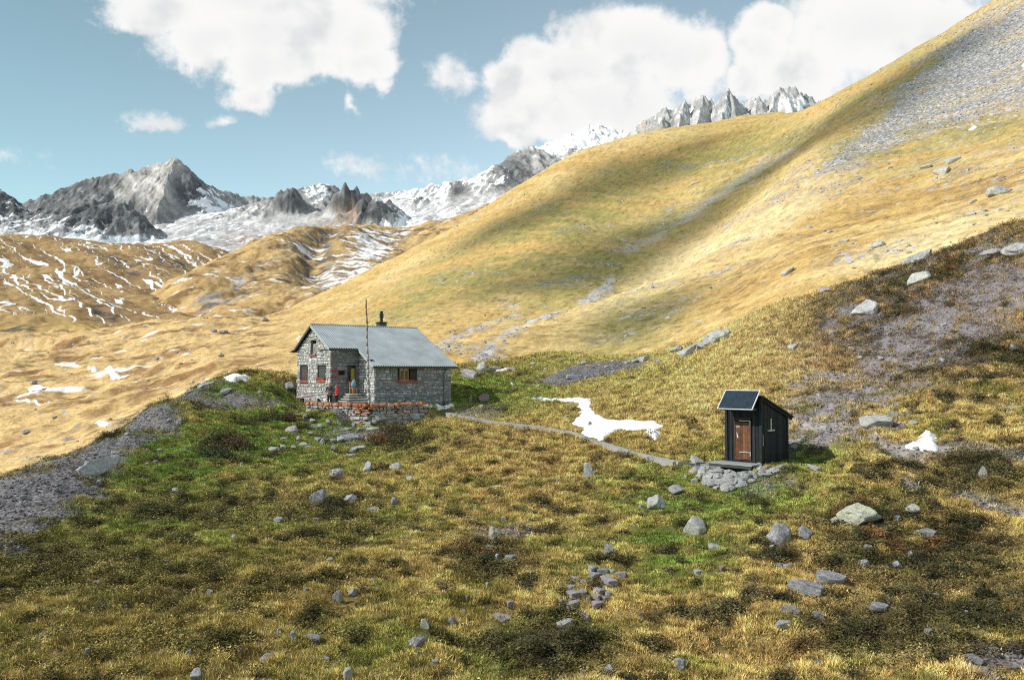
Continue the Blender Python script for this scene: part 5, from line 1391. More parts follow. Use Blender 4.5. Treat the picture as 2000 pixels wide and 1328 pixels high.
# ------------------------------------------------------------------ the boulders and slabs one can pick out
for a in [
 (657, 938, 28, 24, 'b', 'g', 'pale grey boulder alone in the grass below the left end of the terrace wall'),
 (719, 932, 24, 32, 't', 'g', 'upright pointed pale boulder in the grass below the terrace wall'),
 (774, 920, 27, 17, 'b', 'g', 'low pale rock lying just right of the upright pointed boulder'),
 (800, 941, 32, 8, 's', 'g', 'thin flat slab below the low pale rock near the pointed boulder'),
 (684, 984, 30, 20, 'b', 'g', 'rounded pale boulder in dark turf below the pointed boulder'),
 (622, 992, 34, 36, 't', 'd', 'dark streaked outcrop standing in the grass left of the rounded pale boulder'),
 (729, 1002, 24, 13, 's', 'd', 'flat dark rock right of the rounded pale boulder'),
 (536, 884, 24, 13, 'b', 'p', 'pale rock with a flat slab beside it on the green slope left of the wall'),
 (552, 878, 20, 8, 's', 'g', 'flat slab touching the pale rock on the green slope'),
 (572, 849, 28, 18, 'b', 'v', 'purplish grey boulder below the left end of the terrace wall'),
 (613, 840, 22, 12, 'b', 'v', 'purplish block fallen at the foot of the terrace wall'),
 (733, 846, 42, 11, 's', 'g', 'long flat slab in the dark grass under the terrace wall'),
 (690, 868, 44, 20, 's', 'd', 'large dark slab capping the layered ledge below the terrace wall'),
 (745, 822, 26, 18, 'b', 'd', 'dark block at the foot of the right half of the terrace wall'),
 (808, 818, 32, 15, 'b', 'g', 'pale block at the right foot of the terrace wall'),
 (1150, 941, 22, 38, 't', 'p', 'tall pale leaning slab standing alone below the boardwalk'),
 (1281, 999, 44, 34, 'b', 'p', 'large pale boulder left of the rubble under the outhouse'),
 (1321, 966, 30, 20, 'b', 'g', 'smaller grey block just behind the large pale boulder'),
 (1358, 1051, 46, 48, 'b', 'p', 'egg-shaped pale boulder in green grass below the outhouse'),
 (1522, 1069, 52, 50, 'b', 'd', 'big dark rounded boulder in the middle of the right slope'),
 (1572, 1057, 30, 31, 'b', 'd', 'square dark block joined to the big dark boulder by turf'),
 (1680, 1027, 80, 46, 'b', 'y', 'largest boulder, broad and covered in yellow-green lichen'),
 (1632, 1023, 20, 15, 'b', 'y', 'small lichened rock at the left foot of the largest boulder'),
 (1785, 1005, 28, 22, 'b', 'p', 'pale lichened rock up and right of the largest boulder'),
 (1752, 1021, 26, 14, 's', 'd', 'dark tilted slab between the largest boulder and the pale lichened rock'),
 (1810, 1052, 44, 17, 's', 'd', 'long dark slab half sunk in brown turf right of the largest boulder'),
 (1697, 1076, 20, 14, 'b', 'g', 'small grey rock below the largest boulder'),
 (1778, 1088, 16, 13, 'b', 'g', 'small grey rock in dark turf below the long dark slab'),
 (1687, 1110, 22, 18, 'b', 'g', 'pale angular rock above the pair of sunken outcrops'),
 (1752, 1111, 20, 17, 'b', 'g', 'grey angular rock right of the pale angular rock'),
 (1920, 941, 16, 30, 't', 'p', 'slim pale standing stone above the worn footpath'),
 (1396, 1077, 24, 14, 's', 'g', 'small layered slab below the egg-shaped boulder'),
 (1362, 1127, 18, 11, 's', 'p', 'small white stone in the golden grass right of the slab pile'),
 (1410, 1118, 14, 9, 's', 'r', 'small pinkish stone in the golden grass below the layered slab'),
 (1626, 1147, 76, 30, 's', 'd', 'broad dark outcrop, the upper of two sunken in the right slope'),
 (1580, 1170, 66, 34, 's', 'd', 'broad dark outcrop, the lower of two sunken in the right slope'),
 (1548, 1204, 40, 20, 's', 'd', 'tilted dark rock with turf on top under the two outcrops'),
 (1526, 1232, 30, 20, 's', 'g', 'grey rock showing through turf below the tilted dark rock'),
 (1329, 1313, 24, 32, 'b', 'd', 'dark rounded rock at the bottom edge right of the green grass'),
 (1712, 841, 56, 28, 's', 'p', 'large pale flat slab beside the stony track'),
 (1746, 822, 32, 16, 's', 'd', 'dark tilted slab just behind the large pale flat slab'),
 (1771, 820, 28, 12, 's', 'd', 'dark flat stone at the right end behind the large pale slab'),
 (1613, 843, 24, 13, 'b', 'p', 'small pale rock on the stony track behind the outhouse'),
 (1978, 806, 48, 15, 's', 'y', 'pale flat slab in the turf at the right edge'),
 (1590, 921, 32, 10, 's', 'p', 'flat pale slab on bright green turf right of the outhouse'),
 (1797, 560, 50, 28, 's', 'p', 'pale slanted slab on the dark shrubby brow', -22),
 (1793, 520, 86, 20, 's', 'd', 'long dark ledge cropping out along the brow', -18),
 (1990, 502, 60, 32, 'b', 'g', 'big grey boulder on the dark brow at the right edge'),
 (1935, 500, 40, 14, 'b', 'v', 'grey boulder half buried on the dark brow'),
 (1895, 470, 40, 14, 's', 'd', 'dark rock on the crest of the brow'),
 (1692, 622, 56, 26, 's', 'g', 'long grey slab in brown shrub below the brow', -20),
 (1548, 684, 28, 12, 's', 'p', 'pale slab alone on the golden-brown slope'),
 (1625, 655, 26, 10, 's', 'v', 'flat purplish slab on the shrubby slope'),
 (1402, 672, 58, 30, 'b', 'p', 'pale jumbled block topping the ledge on the middle slope'),
 (1374, 682, 48, 16, 'b', 'g', 'long flat block beside the pale jumbled block on the ledge'),
 (1343, 702, 46, 22, 's', 'g', 'slanted slab at the lower left end of the ledge', -15),
 (1320, 690, 50, 13, 's', 'g', 'low rock rib running left from the ledge'),
 (1393, 636, 38, 15, 's', 'p', 'pale flat rock above the ledge on the middle slope'),
 (1418, 660, 26, 20, 'b', 'g', 'grey block behind the pale jumbled block on the ledge'),
 (1360, 664, 34, 12, 's', 'g', 'grey slab above the long flat block on the ledge'),
 (1287, 712, 12, 9, 'b', 'd', 'small dark rock at the right end of the scree strip'),
 (1455, 566, 40, 12, 's', 'd', 'dark broken rock on the golden slope above the ledge'),
 (918, 744, 62, 19, 's', 'v', 'large flat purplish boulder right of the hut'),
 (943, 732, 24, 26, 'b', 'g', 'upright pale block leaning on the large flat boulder'),
 (964, 728, 24, 13, 'b', 'd', 'dark block beside the upright pale block'),
 (1042, 716, 20, 8, 's', 'g', 'flat grey rock on turf right of the snow streak'),
 (946, 788, 42, 15, 's', 'r', 'reddish flat slab in the shadow right of the hut'),
 (942, 799, 26, 9, 's', 'p', 'pale flat stone below the reddish slab'),
 (920, 788, 11, 16, 't', 'd', 'small dark upright stone between the hut and the reddish slab'),
 (403, 763, 30, 18, 's', 'd', 'dark layered rock on the brow of the knoll'),
 (372, 768, 16, 9, 'b', 'd', 'small dark rock at the edge of the grey scree'),
 (442, 770, 36, 10, 's', 'd', 'flat dark slab behind the gravel patch'),
 (567, 762, 30, 17, 'b', 'd', 'dark boulder just left of the hut gable'),
 (352, 832, 16, 15, 't', 'g', 'small pointed stone on the green slope near the scree'),
 (188, 946, 44, 50, 's', 'g', 'long grey rock rising from the grey scree', -40),
 (204, 829, 18, 12, 'b', 'd', 'dark stone on the skyline of the grey scree'),
 (343, 962, 14, 9, 'b', 'g', 'small pale stone in the olive turf below the green slope'),
 (963, 1054, 26, 26, 'b', 'y', 'pale yellow lichened rock at the centre of the foreground'),
 (955, 1076, 28, 14, 'b', 'y', 'flat lichened rock just below the pale yellow one'),
 (972, 1099, 14, 18, 't', 'p', 'small upright lichened stone below the flat lichened rock'),
 (996, 1100, 26, 14, 's', 'd', 'dark tilted slab right of the small upright lichened stone'),
 (1189, 1089, 24, 26, 't', 'd', 'dark banded rock standing above the slab pile'),
 (1105, 1237, 30, 26, 's', 'p', 'pale slab lying below the slab pile'),
 (828, 1234, 22, 26, 't', 'y', 'pointed yellow-green stone in the lower foreground'),
 (882, 1222, 20, 20, 'b', 'd', 'dark hollow-sided stone right of the pointed yellow-green stone'),
 (815, 1264, 36, 22, 'b', 'd', 'dark clustered rock below the pointed yellow-green stone'),
 (658, 1183, 18, 32, 't', 'g', 'slim grey stone standing in golden turf low in the foreground'),
 (688, 1166, 20, 17, 'b', 'g', 'rounded grey stone right of the slim grey stone'),
 (573, 1255, 18, 24, 't', 'g', 'upright grey stone near the bottom between two darker rocks'),
 (523, 1292, 34, 18, 'b', 'd', 'dark split rock near the bottom left of centre'),
 (546, 1240, 14, 16, 't', 'g', 'smaller grey stone beside the upright grey stone'),
 (613, 1258, 30, 14, 's', 'd', 'low dark rock right of the upright grey stone'),
 (682, 1332, 28, 30, 't', 'p', 'pale rounded stone cut by the bottom edge'),
 (1190, 1316, 26, 20, 'b', 'g', 'round grey stone at the bottom below the slab pile'),
 (318, 1284, 18, 16, 't', 'd', 'small dark stone low in the left foreground'),
 (370, 1282, 18, 15, 't', 'd', 'small dark stone right of another low in the left foreground'),
 (382, 1332, 34, 16, 's', 'g', 'flat grey rock on the bottom edge left of centre'),
 (1252, 1211, 11, 16, 't', 'p', 'thin pale stone standing in golden grass right of the slab below the pile'),
 (982, 1216, 40, 10, 's', 'v', 'flat purplish rock in the lower foreground'),
 (545, 1022, 20, 14, 'b', 'g', 'small pale rock in the dark turf of the left foreground'),
 (770, 987, 14, 15, 'b', 'd', 'dark round stone right of the rounded pale boulder'),
 (1905, 1300, 40, 18, 's', 'd', 'dark flat rock in the lower right corner'),
 (1600, 1212, 24, 12, 's', 'd', 'small dark slab in turf right of the tilted dark rock'),
 (1720, 1196, 44, 16, 's', 'd', 'dark rock ledge in shrub right of the two outcrops'),
]:
    rock(a[0], a[1], a[2], a[3], a[4], a[5], a[6], tilt=a[7] if len(a) > 7 else 0)
rock(1153, 836, 9, 13, 't', 'd', 'small dark stone poking out of the large winding snow patch')
rock(1797, 869, 12, 8, 's', 'g', 'grey stone melting out of the snow patch right of the outhouse')
HS = dict(surf=HILLSIDE)
for a in [
 (1948, 388, 54, 26, 'b', 'p', 'biggest pale boulder on the golden slope at the right'),
 (1843, 345, 46, 16, 's', 'p', 'flat pale boulder left of the biggest one on the golden slope'),
 (1862, 322, 42, 16, 's', 'p', 'upper pale slab above the flat pale boulder on the golden slope'),
 (1808, 334, 36, 12, 's', 'p', 'leftmost pale slab of the cluster on the golden slope'),
 (1715, 486, 28, 16, 'b', 'p', 'pale boulder among loose stones on the lower golden slope'),
 (1622, 457, 16, 9, 'b', 'p', 'pale round rock alone on the golden slope'),
 (1538, 540, 34, 12, 's', 'g', 'grey broken rock low on the golden slope'),
 (1352, 364, 22, 6, 's', 'p', 'flat pink-white rock alone on the big smooth slope'),
 (1650, 476, 24, 9, 's', 'p', 'low pale slab left of the boulder among loose stones'),
 (1900, 400, 24, 10, 's', 'p', 'pale slab down left of the biggest pale boulder'),
 (1895, 425, 34, 12, 's', 'p', 'broken pale slab above the brow on the golden slope'),
 (515, 628, 15, 8, 'b', 'g', 'grey rock at the foot of the big slope behind the hut'),
 (436, 652, 18, 9, 'b', 'd', 'dark rock on the valley floor left of the hut'),
 (418, 651, 12, 8, 'b', 'd', 'second dark rock on the valley floor left of the hut'),
 (51, 848, 16, 10, 'b', 'g', 'pale rock near the left edge of the valley floor'),
 (430, 697, 12, 7, 'b', 'g', 'small pale rock above a brown hummock in the valley'),
 (66, 752, 12, 9, 'b', 'd', 'small dark rock at the head of the straight snow streak'),
]:
    rock(a[0], a[1], a[2], a[3], a[4], a[5], a[6], **HS)
rr = random.Random(77)
# layered ledge under the terrace wall, and stones fallen from it
for (u, v, w, h) in [(700, 880, 30, 8), (690, 886, 28, 7), (686, 893, 24, 6), (664, 865, 26, 9), (717, 862, 24, 7), (650, 866, 14, 7), (630, 872, 10, 14), (652, 882, 12, 11), (620, 862, 16, 8), (604, 878, 14, 8), (594, 872, 20, 7), (572, 880, 18, 7), (584, 862, 10, 10), (606, 852, 14, 8), (640, 856, 18, 7), (668, 852, 18, 7), (610, 828, 14, 8),
                     (625, 838, 12, 8), (590, 832, 16, 8), (640, 828, 12, 6), (662, 832, 14, 6), (690, 832, 16, 6), (705, 842, 22, 6), (680, 842, 18, 6), (596, 818, 12, 8), (760, 830, 14, 9), (776, 828, 13, 10), (790, 830, 14, 9), (766, 838, 12, 7), (784, 838, 10, 7), (797, 822, 12, 10), (822, 816, 14, 9), (770, 818, 14, 9), (786, 814, 12, 8), (758, 816, 12, 8), (732, 828, 12, 8), (720, 834, 16, 7), (654, 846, 10, 6), (554, 862, 14, 7), (560, 824, 14, 7), (578, 815, 12, 6)]:
    rock(u, v, w * rr.uniform(.9, 1.15), h * rr.uniform(.9, 1.2), 's' if w > h * 1.7 else 'b', rr.choice('ggdvpv' if u < 650 else 'ggdd'), 'grey stone fallen on the bank below the lichened terrace wall', 'stones fallen below the terrace wall', name='stone')
# slab pile in the foreground
for (u, v, w, h, m) in [(1157, 1120, 18, 10, 'g'), (1176, 1124, 20, 11, 'd'), (1195, 1126, 18, 8, 'g'), (1211, 1130, 20, 10, 'v'), (1188, 1146, 42, 14, 'v'), (1163, 1136, 26, 13, 'd'), (1124, 1141, 16, 11, 'v'), (1142, 1147, 22, 9, 'v'), (1116, 1158, 32, 11, 'v'), (1140, 1166, 20, 10, 'v'), (1120, 1174, 28, 16, 'v'), (1172, 1164, 30, 13, 'v'), (1166, 1176, 32, 11, 'v'), (1184, 1180, 16, 10, 'd'), (1120, 1194, 26, 16, 'v'), (1166, 1193, 22, 14, 'v'), (1099, 1186, 18, 8, 'd'), (1112, 1198, 12, 8, 'g'), (1190, 1168, 14, 8, 'g'), (1144, 1212, 18, 8, 'g'), (1150, 1178, 10, 6, 'g')]:
    rock(u, v, w * 1.1, h * 1.25, 's', m, 'flat slate slab in the loose slab pile in the foreground grass', 'slabs of the loose pile in the foreground', name='flat_stone')
# rubble holding up the outhouse
RUB = [(1350, 911), (1378, 912), (1400, 921), (1440, 926), (1484, 918), (1530, 920), (1520, 926), (1480, 935), (1450, 952), (1425, 962), (1395, 955), (1370, 938), (1350, 925)]
n = 0
while n < 100:
    u, v = rr.uniform(1345, 1535), rr.uniform(911, 963)
    if poly_sd(np.array(u), np.array(v), RUB) > 0: continue
    w = rr.uniform(11, 25); rock(u, v + 3, w, w * rr.uniform(.5, .9), rr.choice('bbs'), rr.choice('gpgpgg'), 'pale broken stone in the rubble heap under the outhouse deck', 'rubble under the outhouse deck', name='stone'); n += 1
for (u, v, w, h) in [(1492, 925, 36, 11), (1522, 921, 28, 10), (1488, 934, 30, 10), (1552, 880, 14, 12), (1560, 868, 16, 10), (1549, 872, 12, 14)]:
    rock(u, v, w, h, 's', rr.choice('vgd'), 'slate slab at the side of the rubble under the outhouse', 'slabs beside the outhouse rubble', name='flat_stone')
# loose stones strewn about, by where they lie
def strew(n, box, wr, kinds, mats, label, group, surf=None, avoid=(), inside=None):
    c = 0; t = 0
    while c < n and t < 4000:
        t += 1
        u, v = rr.uniform(box[0], box[2]), rr.uniform(box[1], box[3])
        if inside and poly_sd(np.array(u), np.array(v), inside) > 0: continue
        if 560 < u < 900 and 600 < v < 830 or 1380 < u < 1560 and 750 < v < 965: continue
        w = rr.uniform(*wr) * (1 if rr.random() < .8 else 1.4)
        rock(u, v, w, w * rr.uniform(.4, .8), rr.choice(kinds), rr.choice(mats), label, group, surf, name='stone'); c += 1
strew(34, (380, 960, 1320, 1325), (6, 12), 'bbs', 'ggpvdp', 'small loose stone in the tussocky foreground grass', 'small stones in the foreground grass')
strew(12, (0, 1080, 520, 1325), (6, 11), 'bs', 'ggd', 'small loose stone in the dark turf of the left foreground', 'small stones in the left foreground turf')
strew(12, (1380, 1060, 1995, 1325), (7, 15), 'bbs', 'ggdpd', 'small loose stone in the shrubby turf of the lower right', 'small stones in the lower right turf')
strew(20, (1560, 560, 1995, 900), (7, 16), 'bs', 'gvpdv', 'small loose stone on the shrubby slope right of the outhouse', 'small stones on the shrubby right slope')
strew(14, (900, 700, 1380, 960), (6, 11), 'bs', 'gpvr', 'small loose stone on the turf between hut and outhouse', 'small stones between hut and outhouse')
strew(12, (200, 760, 560, 1000), (6, 11), 'bs', 'ggd', 'small loose stone on the green slope left of the hut', 'small stones on the green left slope')
strew(14, (0, 760, 400, 1060), (7, 16), 's', 'ggd', 'grey scree stone on the left flank of the knoll', 'scree stones on the left flank', inside=SCREE_L)
strew(10, (1050, 706, 1270, 748), (8, 18), 's', 'gvg', 'grey stone in the scree strip behind the boardwalk', 'stones of the scree strip', inside=OUTCROP)
strew(24, (1560, 300, 1990, 500), (5, 12), 'bs', 'ppg', 'pale stone scattered on the golden slope above the brow', 'pale stones on the golden slope', HILLSIDE)
strew(18, (700, 300, 1560, 640), (3, 6), 'bs', 'p', 'tiny pale stone dotting the big smooth golden slope', 'pale stones on the big smooth slope', HILLSIDE)
strew(14, (0, 660, 560, 880), (4, 9), 'bs', 'gpd', 'small stone on the golden valley floor', 'small stones on the valley floor', HILLSIDE)
place_rocks()

# ------------------------------------------------------------------ dry plants
M_STEM = mat_vcol('dry stems', 20, .8, 1.2, .9, 0)
for (u, v, w, h, c, lab) in [(462, 878, 46, 26, (.085, .05, .028), 'clump of dark withered dock stems on the green slope left of the hut'),
                          (425, 895, 60, 22, (.045, .055, .025), 'low dark green shrub beside the withered dock stems'),
                          (770, 850, 60, 32, (.075, .062, .03), 'dark shaggy bush growing under the right end of the terrace wall'),
                          (738, 866, 40, 24, (.16, .085, .035), 'rust-brown bush beside the layered ledge'),
                          (566, 828, 22, 30, (.10, .065, .035), 'tall dry weed clump at the left end of the terrace wall'),
                          (535, 822, 44, 20, (.05, .06, .026), 'low dark green shrub left of the tall dry weed clump')]:
    p = GROUND.hit([u], [v - 3], 20, 90)[0]; s = p[1] / F; rr = random.Random(u)
    def clump(stems):
        k = MB()
        for _ in range(140 if stems else 420):
            a = rr.uniform(0, 6.283); r_ = math.sqrt(rr.random()); bx, by = r_ * math.cos(a) * w * s / 2, r_ * math.sin(a) * w * s / 3
            gz = float(GROUND.z(p[0] + bx, p[1] + by)) - p[2]
            hh = h * s * rr.uniform(.45, 1) * (1 - .5 * r_ * r_); lx, ly = rr.gauss(0, .12) * hh + bx * .25, rr.gauss(0, .12) * hh + by * .25
            f = rr.uniform(.6, 1.6); cc_ = tuple(x * f for x in c)
            if stems:
                wd_ = .012; k.add([(bx - wd_, by, gz - .05), (bx + wd_, by, gz - .05), (bx + lx + wd_ * .6, by + ly, gz + hh), (bx + lx - wd_ * .6, by + ly, gz + hh)], [(0, 1, 2, 3)], cc_)
            else:
                t = rr.uniform(.2, 1); q = Vector((bx + lx * t, by + ly * t, gz + hh * t)); t1 = Vector((rr.gauss(0, 1), rr.gauss(0, 1), rr.gauss(0, .6))).normalized() * rr.uniform(.04, .09); t2 = t1.orthogonal().normalized() * rr.uniform(.02, .04)
                k.add([q - t1, q + t2, q + t1, q - t2], [(0, 1, 2, 3)], cc_)
        return k
    r_o = empty('dry_shrub' if c[0] > c[1] else 'shrub', p, 0, lab, 'plant')
    clump(True).build('stems', M_STEM, r_o); clump(False).build('leaves', M_STEM, r_o)

# ------------------------------------------------------------------ the grass itself: tufts of blades over the knoll
def grass(n):
    g = np.random.default_rng(12)
    m = n * 6
    Y = np.exp(g.uniform(math.log(12.5), math.log(112), m)); a = g.uniform(-.84, .84, m)
    wgt = Y ** 2 * np.minimum(1, (24 / Y) ** 1.75); keep = g.random(m) < wgt / (24 ** 2 * 1.12)
    Y = Y[keep]; X = a[keep] * Y
    zb = GROUND.base(X, Y); 
    C, st, dens, hgt, dk = near_cover(X, Y, zb)
    u, v = UV(X, Y, zb)
    clump_ = fbm(X / .55, Y / .55, 2, 101)
    hut, out = pads(X, Y)
    inh = box_mask(X, Y, HUT, ER, EB, -.1, HL + .1, -PW - .1, HW + .1, .05) + box_mask(X, Y, HUT, ER, EB, XW - 3.2, XW, -3.6, 0, .1) + box_mask(X, Y, OUT, OE, OB, -.4, OW + .1, -1.0, OD + .05, .05)
    pth = line_d(X, Y, [(q[0], q[1]) for q in pp]) < .32
    hid = GROUND.hit  # (not used for culling: hidden ground keeps its grass)
    k = (g.random(len(X)) < dens * (.72 + .9 * clump_)) & (inh < .5) & ~pth & (poly_sd(X, Y, [(q[0], q[1]) for q in SNOWPOLY]) > .05)
    ft = np.array(FOOT)
    near_rock = np.zeros(len(X), bool)
    for i in range(len(ft)):
        near_rock |= ((X - ft[i, 0]) / ft[i, 2]) ** 2 + ((Y - ft[i, 1] + ft[i, 3] * .25) / (ft[i, 3] * 1.15)) ** 2 < 1
    k &= ~near_rock
    X, Y, C, hgt, dk, clump_ = X[k], Y[k], C[k], hgt[k], dk[k], clump_[k]
    Z = zb[k] + near_relief(X, Y, zb[k])
    N_ = len(X); nb = 9
    sc = np.maximum(1, Y / 24) ** .62
    hb = (hgt * np.clip(1 + 1.5 * clump_, .35, 2) * g.uniform(.6, 1.25, N_) * sc)
    def ex(q): return np.repeat(q, nb)
    r = ex(sc) * .075 * np.sqrt(g.random(N_ * nb)); th = g.uniform(0, 2 * np.pi, N_ * nb)
    bx = ex(X) + r * np.cos(th); by = ex(Y) + r * np.sin(th); bz = ex(Z) - .02
    h = ex(hb) * g.uniform(.6, 1.2, N_ * nb)
    # tussocks lean together, mostly downslope
    la = ex(g.normal(-.12, .28, N_)) + g.normal(0, .38, N_ * nb); lb = ex(g.normal(-.30, .25, N_)) + g.normal(0, .38, N_ * nb)
    tx, ty = bx + h * la, by + h * lb; tz = bz + h * np.sqrt(np.clip(1 - .25 * (la ** 2 + lb ** 2), .15, 1))
    # dwarf shrub: small leaves at all heights and angles instead of blades
    shr = ex(g.random(N_) < np.clip(dk * 1.1 - .15, 0, .92))
    lift = g.random(N_ * nb) * ex(sc * np.clip(.16 + .30 * clump_, .05, .4)); bz = np.where(shr, bz + lift, bz)
    bx = np.where(shr, bx + .05 * ex(sc) * g.normal(0, 1, N_ * nb), bx); by = np.where(shr, by + .05 * ex(sc) * g.normal(0, 1, N_ * nb), by)
    lsz = ex(sc) * g.uniform(.03, .06, N_ * nb)
    tx = np.where(shr, bx + lsz * g.normal(0, .8, N_ * nb), tx); ty = np.where(shr, by + lsz * g.normal(0, .8, N_ * nb), ty); tz = np.where(shr, bz + lsz * g.uniform(-.2, 1, N_ * nb), tz)
    wa = g.uniform(0, 2 * np.pi, N_ * nb); w = ex(sc) * g.uniform(.007, .015, N_ * nb) * np.where(shr, 2.0, 1)
    wx, wy = w * np.cos(wa), w * np.sin(wa)
    V = np.empty((N_ * nb, 3, 3), np.float32)
    V[:, 0] = np.stack([bx - wx, by - wy, bz], 1); V[:, 1] = np.stack([bx + wx, by + wy, bz], 1); V[:, 2] = np.stack([tx, ty, tz], 1)
    me = mk_mesh('grass', V.reshape(-1, 3), np.arange(N_ * nb * 3).reshape(-1, 3))
    tone = np.exp(.9 * fbm(X / .40, Y / .40, 2, 105) + .7 * fbm(X / 1.3, Y / 1.3, 2, 106) + g.normal(0, .13, N_))
    f = (ex(tone) * g.uniform(.76, 1.26, N_ * nb))[:, None]
    warm = ex(g.normal(0, .06, N_))[:, None] + g.normal(0, .04, N_ * nb)[:, None]
    cc_ = np.repeat(C, nb, 0) * f * np.where(shr, g.uniform(.35, .92, N_ * nb), 1)[:, None] * np.concatenate([1 + warm, 1 + 0 * warm, 1 - warm], 1)
    col_attr(me, np.repeat(np.clip(cc_ * GRASS_GAIN, .006, .9), 3, 0))
    return me
GRASS_GAIN = 1.68
SNOWPOLY = GROUND.hit([1027, 1100, 1154, 1160, 1199, 1280, 1298, 1259, 1196, 1172, 1130, 1112, 1133, 1100], [775, 779, 779, 800, 820, 823, 832, 841, 845, 860, 847, 827, 803, 785], 20, 100)
m_g, ntg, bg_ = new_mat('grass blades')
ntg.links.new(attr(ntg, 'Col'), bg_.inputs['Base Color']); bg_.inputs['Roughness'].default_value = .9; bg_.inputs['Specular IOR Level'].default_value = .05
geo = N(ntg, 'ShaderNodeNewGeometry'); vm = N(ntg, 'ShaderNodeVectorMath', operation='SCALE'); vm.inputs['Scale'].default_value = .55
ntg.links.new(geo.outputs['Normal'], vm.inputs[0]); va = N(ntg, 'ShaderNodeVectorMath', operation='ADD'); ntg.links.new(vm.outputs[0], va.inputs[0]); va.inputs[1].default_value = (0, 0, .6)
vn = N(ntg, 'ShaderNodeVectorMath', operation='NORMALIZE'); ntg.links.new(va.outputs[0], vn.inputs[0]); ntg.links.new(vn.outputs[0], bg_.inputs['Normal'])
link('grass', grass(222000), m_g, kind='stuff', label='tufted autumn grass and low shrub covering the knoll', cat='grass')

# ---- loose gravel and scree: far more small pieces than one could count
def gravel():
    g = np.random.default_rng(5)
    n = 110000
    Y = np.exp(g.uniform(math.log(14), math.log(100), n)); a = g.uniform(-.72, .72, n); X = a * Y
    zb = GROUND.base(X, Y); C, st, dens, hgt, dk = near_cover(X, Y, zb)
    p_ = np.where(dens < .9, (1 - dens) * .9, .012) * np.minimum(1, (Y / 45) ** 1.2)
    k = (g.random(n) < p_) & (box_mask(X, Y, HUT, ER, EB, -.2, HL + .2, -PW - .2, HW + .2, .05) < .5)
    X, Y, zb, C = X[k], Y[k], zb[k], C[k]; Z = zb + near_relief(X, Y, zb); n = len(X)
    base = np.array([(1, 0, 0), (-1, 0, 0), (0, 1, 0), (0, -1, 0), (0, 0, 1), (0, 0, -1)], float)
    fc = np.array([(0, 2, 4), (2, 1, 4), (1, 3, 4), (3, 0, 4), (2, 0, 5), (1, 2, 5), (3, 1, 5), (0, 3, 5)])
    s = g.uniform(.03, .10, (n, 1, 1)) * np.array([1, .8, .45]) * g.uniform(.6, 1.3, (n, 6, 3)) * np.maximum(1, Y / 45)[:, None, None] ** .6
    V = base[None] * s
    th = g.uniform(0, 6.28, n); c, s_ = np.cos(th)[:, None], np.sin(th)[:, None]
    V = np.stack([V[..., 0] * c - V[..., 1] * s_, V[..., 0] * s_ + V[..., 1] * c + .2 * V[..., 2], V[..., 2] + .25 * V[..., 0]], -1) + np.stack([X, Y, Z + .02], -1)[:, None]
    me = mk_mesh('gravel', V.reshape(-1, 3), (fc[None] + np.arange(n)[:, None, None] * 6).reshape(-1, 3))
    col = np.array((.16, .15, .157)) * g.uniform(.4, 1.6, (n, 1)) * (1 + g.normal(0, .04, (n, 3)))
    col_attr(me, np.repeat(np.clip(col, .02, .8), 6, 0)); return me
link('gravel', gravel(), M_STONE, kind='stuff', label='grey gravel and scree lying on the bare ground of the knoll', cat='gravel')

def hill_scree():
    g = np.random.default_rng(9)
    n = 260000
    Y = np.exp(g.uniform(math.log(85), math.log(560), n)); a = g.uniform(-.66, .68, n); X = a * Y
    zb = HILLSIDE.base(X, Y); C, sc, sn = hill_cover(X, Y, zb)
    k = g.random(n) < sc * .30 * (Y / 300) ** .8
    X, Y, zb, sc = X[k], Y[k], zb[k], sc[k]; Z = zb + hill_relief(X, Y, zb); n = len(X)
    base = np.array([(1, 0, 0), (-1, 0, 0), (0, 1, 0), (0, -1, 0), (0, 0, 1), (0, 0, -1)], float)
    fc = np.array([(0, 2, 4), (2, 1, 4), (1, 3, 4), (3, 0, 4), (2, 0, 5), (1, 2, 5), (3, 1, 5), (0, 3, 5)])
    s = (.14 + .5 * g.random((n, 1, 1)) ** 3) * np.array([1, .8, .5]) * g.uniform(.6, 1.3, (n, 6, 3)) * np.maximum(.7, Y / 260)[:, None, None] ** .7
    V = base[None] * s
    th = g.uniform(0, 6.28, n); c, s_ = np.cos(th)[:, None], np.sin(th)[:, None]
    V = np.stack([V[..., 0] * c - V[..., 1] * s_, V[..., 0] * s_ + V[..., 1] * c + .2 * V[..., 2], V[..., 2] + .25 * V[..., 0]], -1) + np.stack([X, Y, Z + .05], -1)[:, None]
    me = mk_mesh('scree', V.reshape(-1, 3), (fc[None] + np.arange(n)[:, None, None] * 6).reshape(-1, 3))
    col = np.array((.33, .325, .33)) * g.uniform(.45, 1.4, (n, 1)) * (1 + g.normal(0, .03, (n, 3)))
    col_attr(me, np.repeat(np.clip(col, .02, .8), 6, 0)); return me
link('scree', hill_scree(), M_STONE, kind='stuff', label='grey scree and loose stones strewn down the golden hillside', cat='scree')

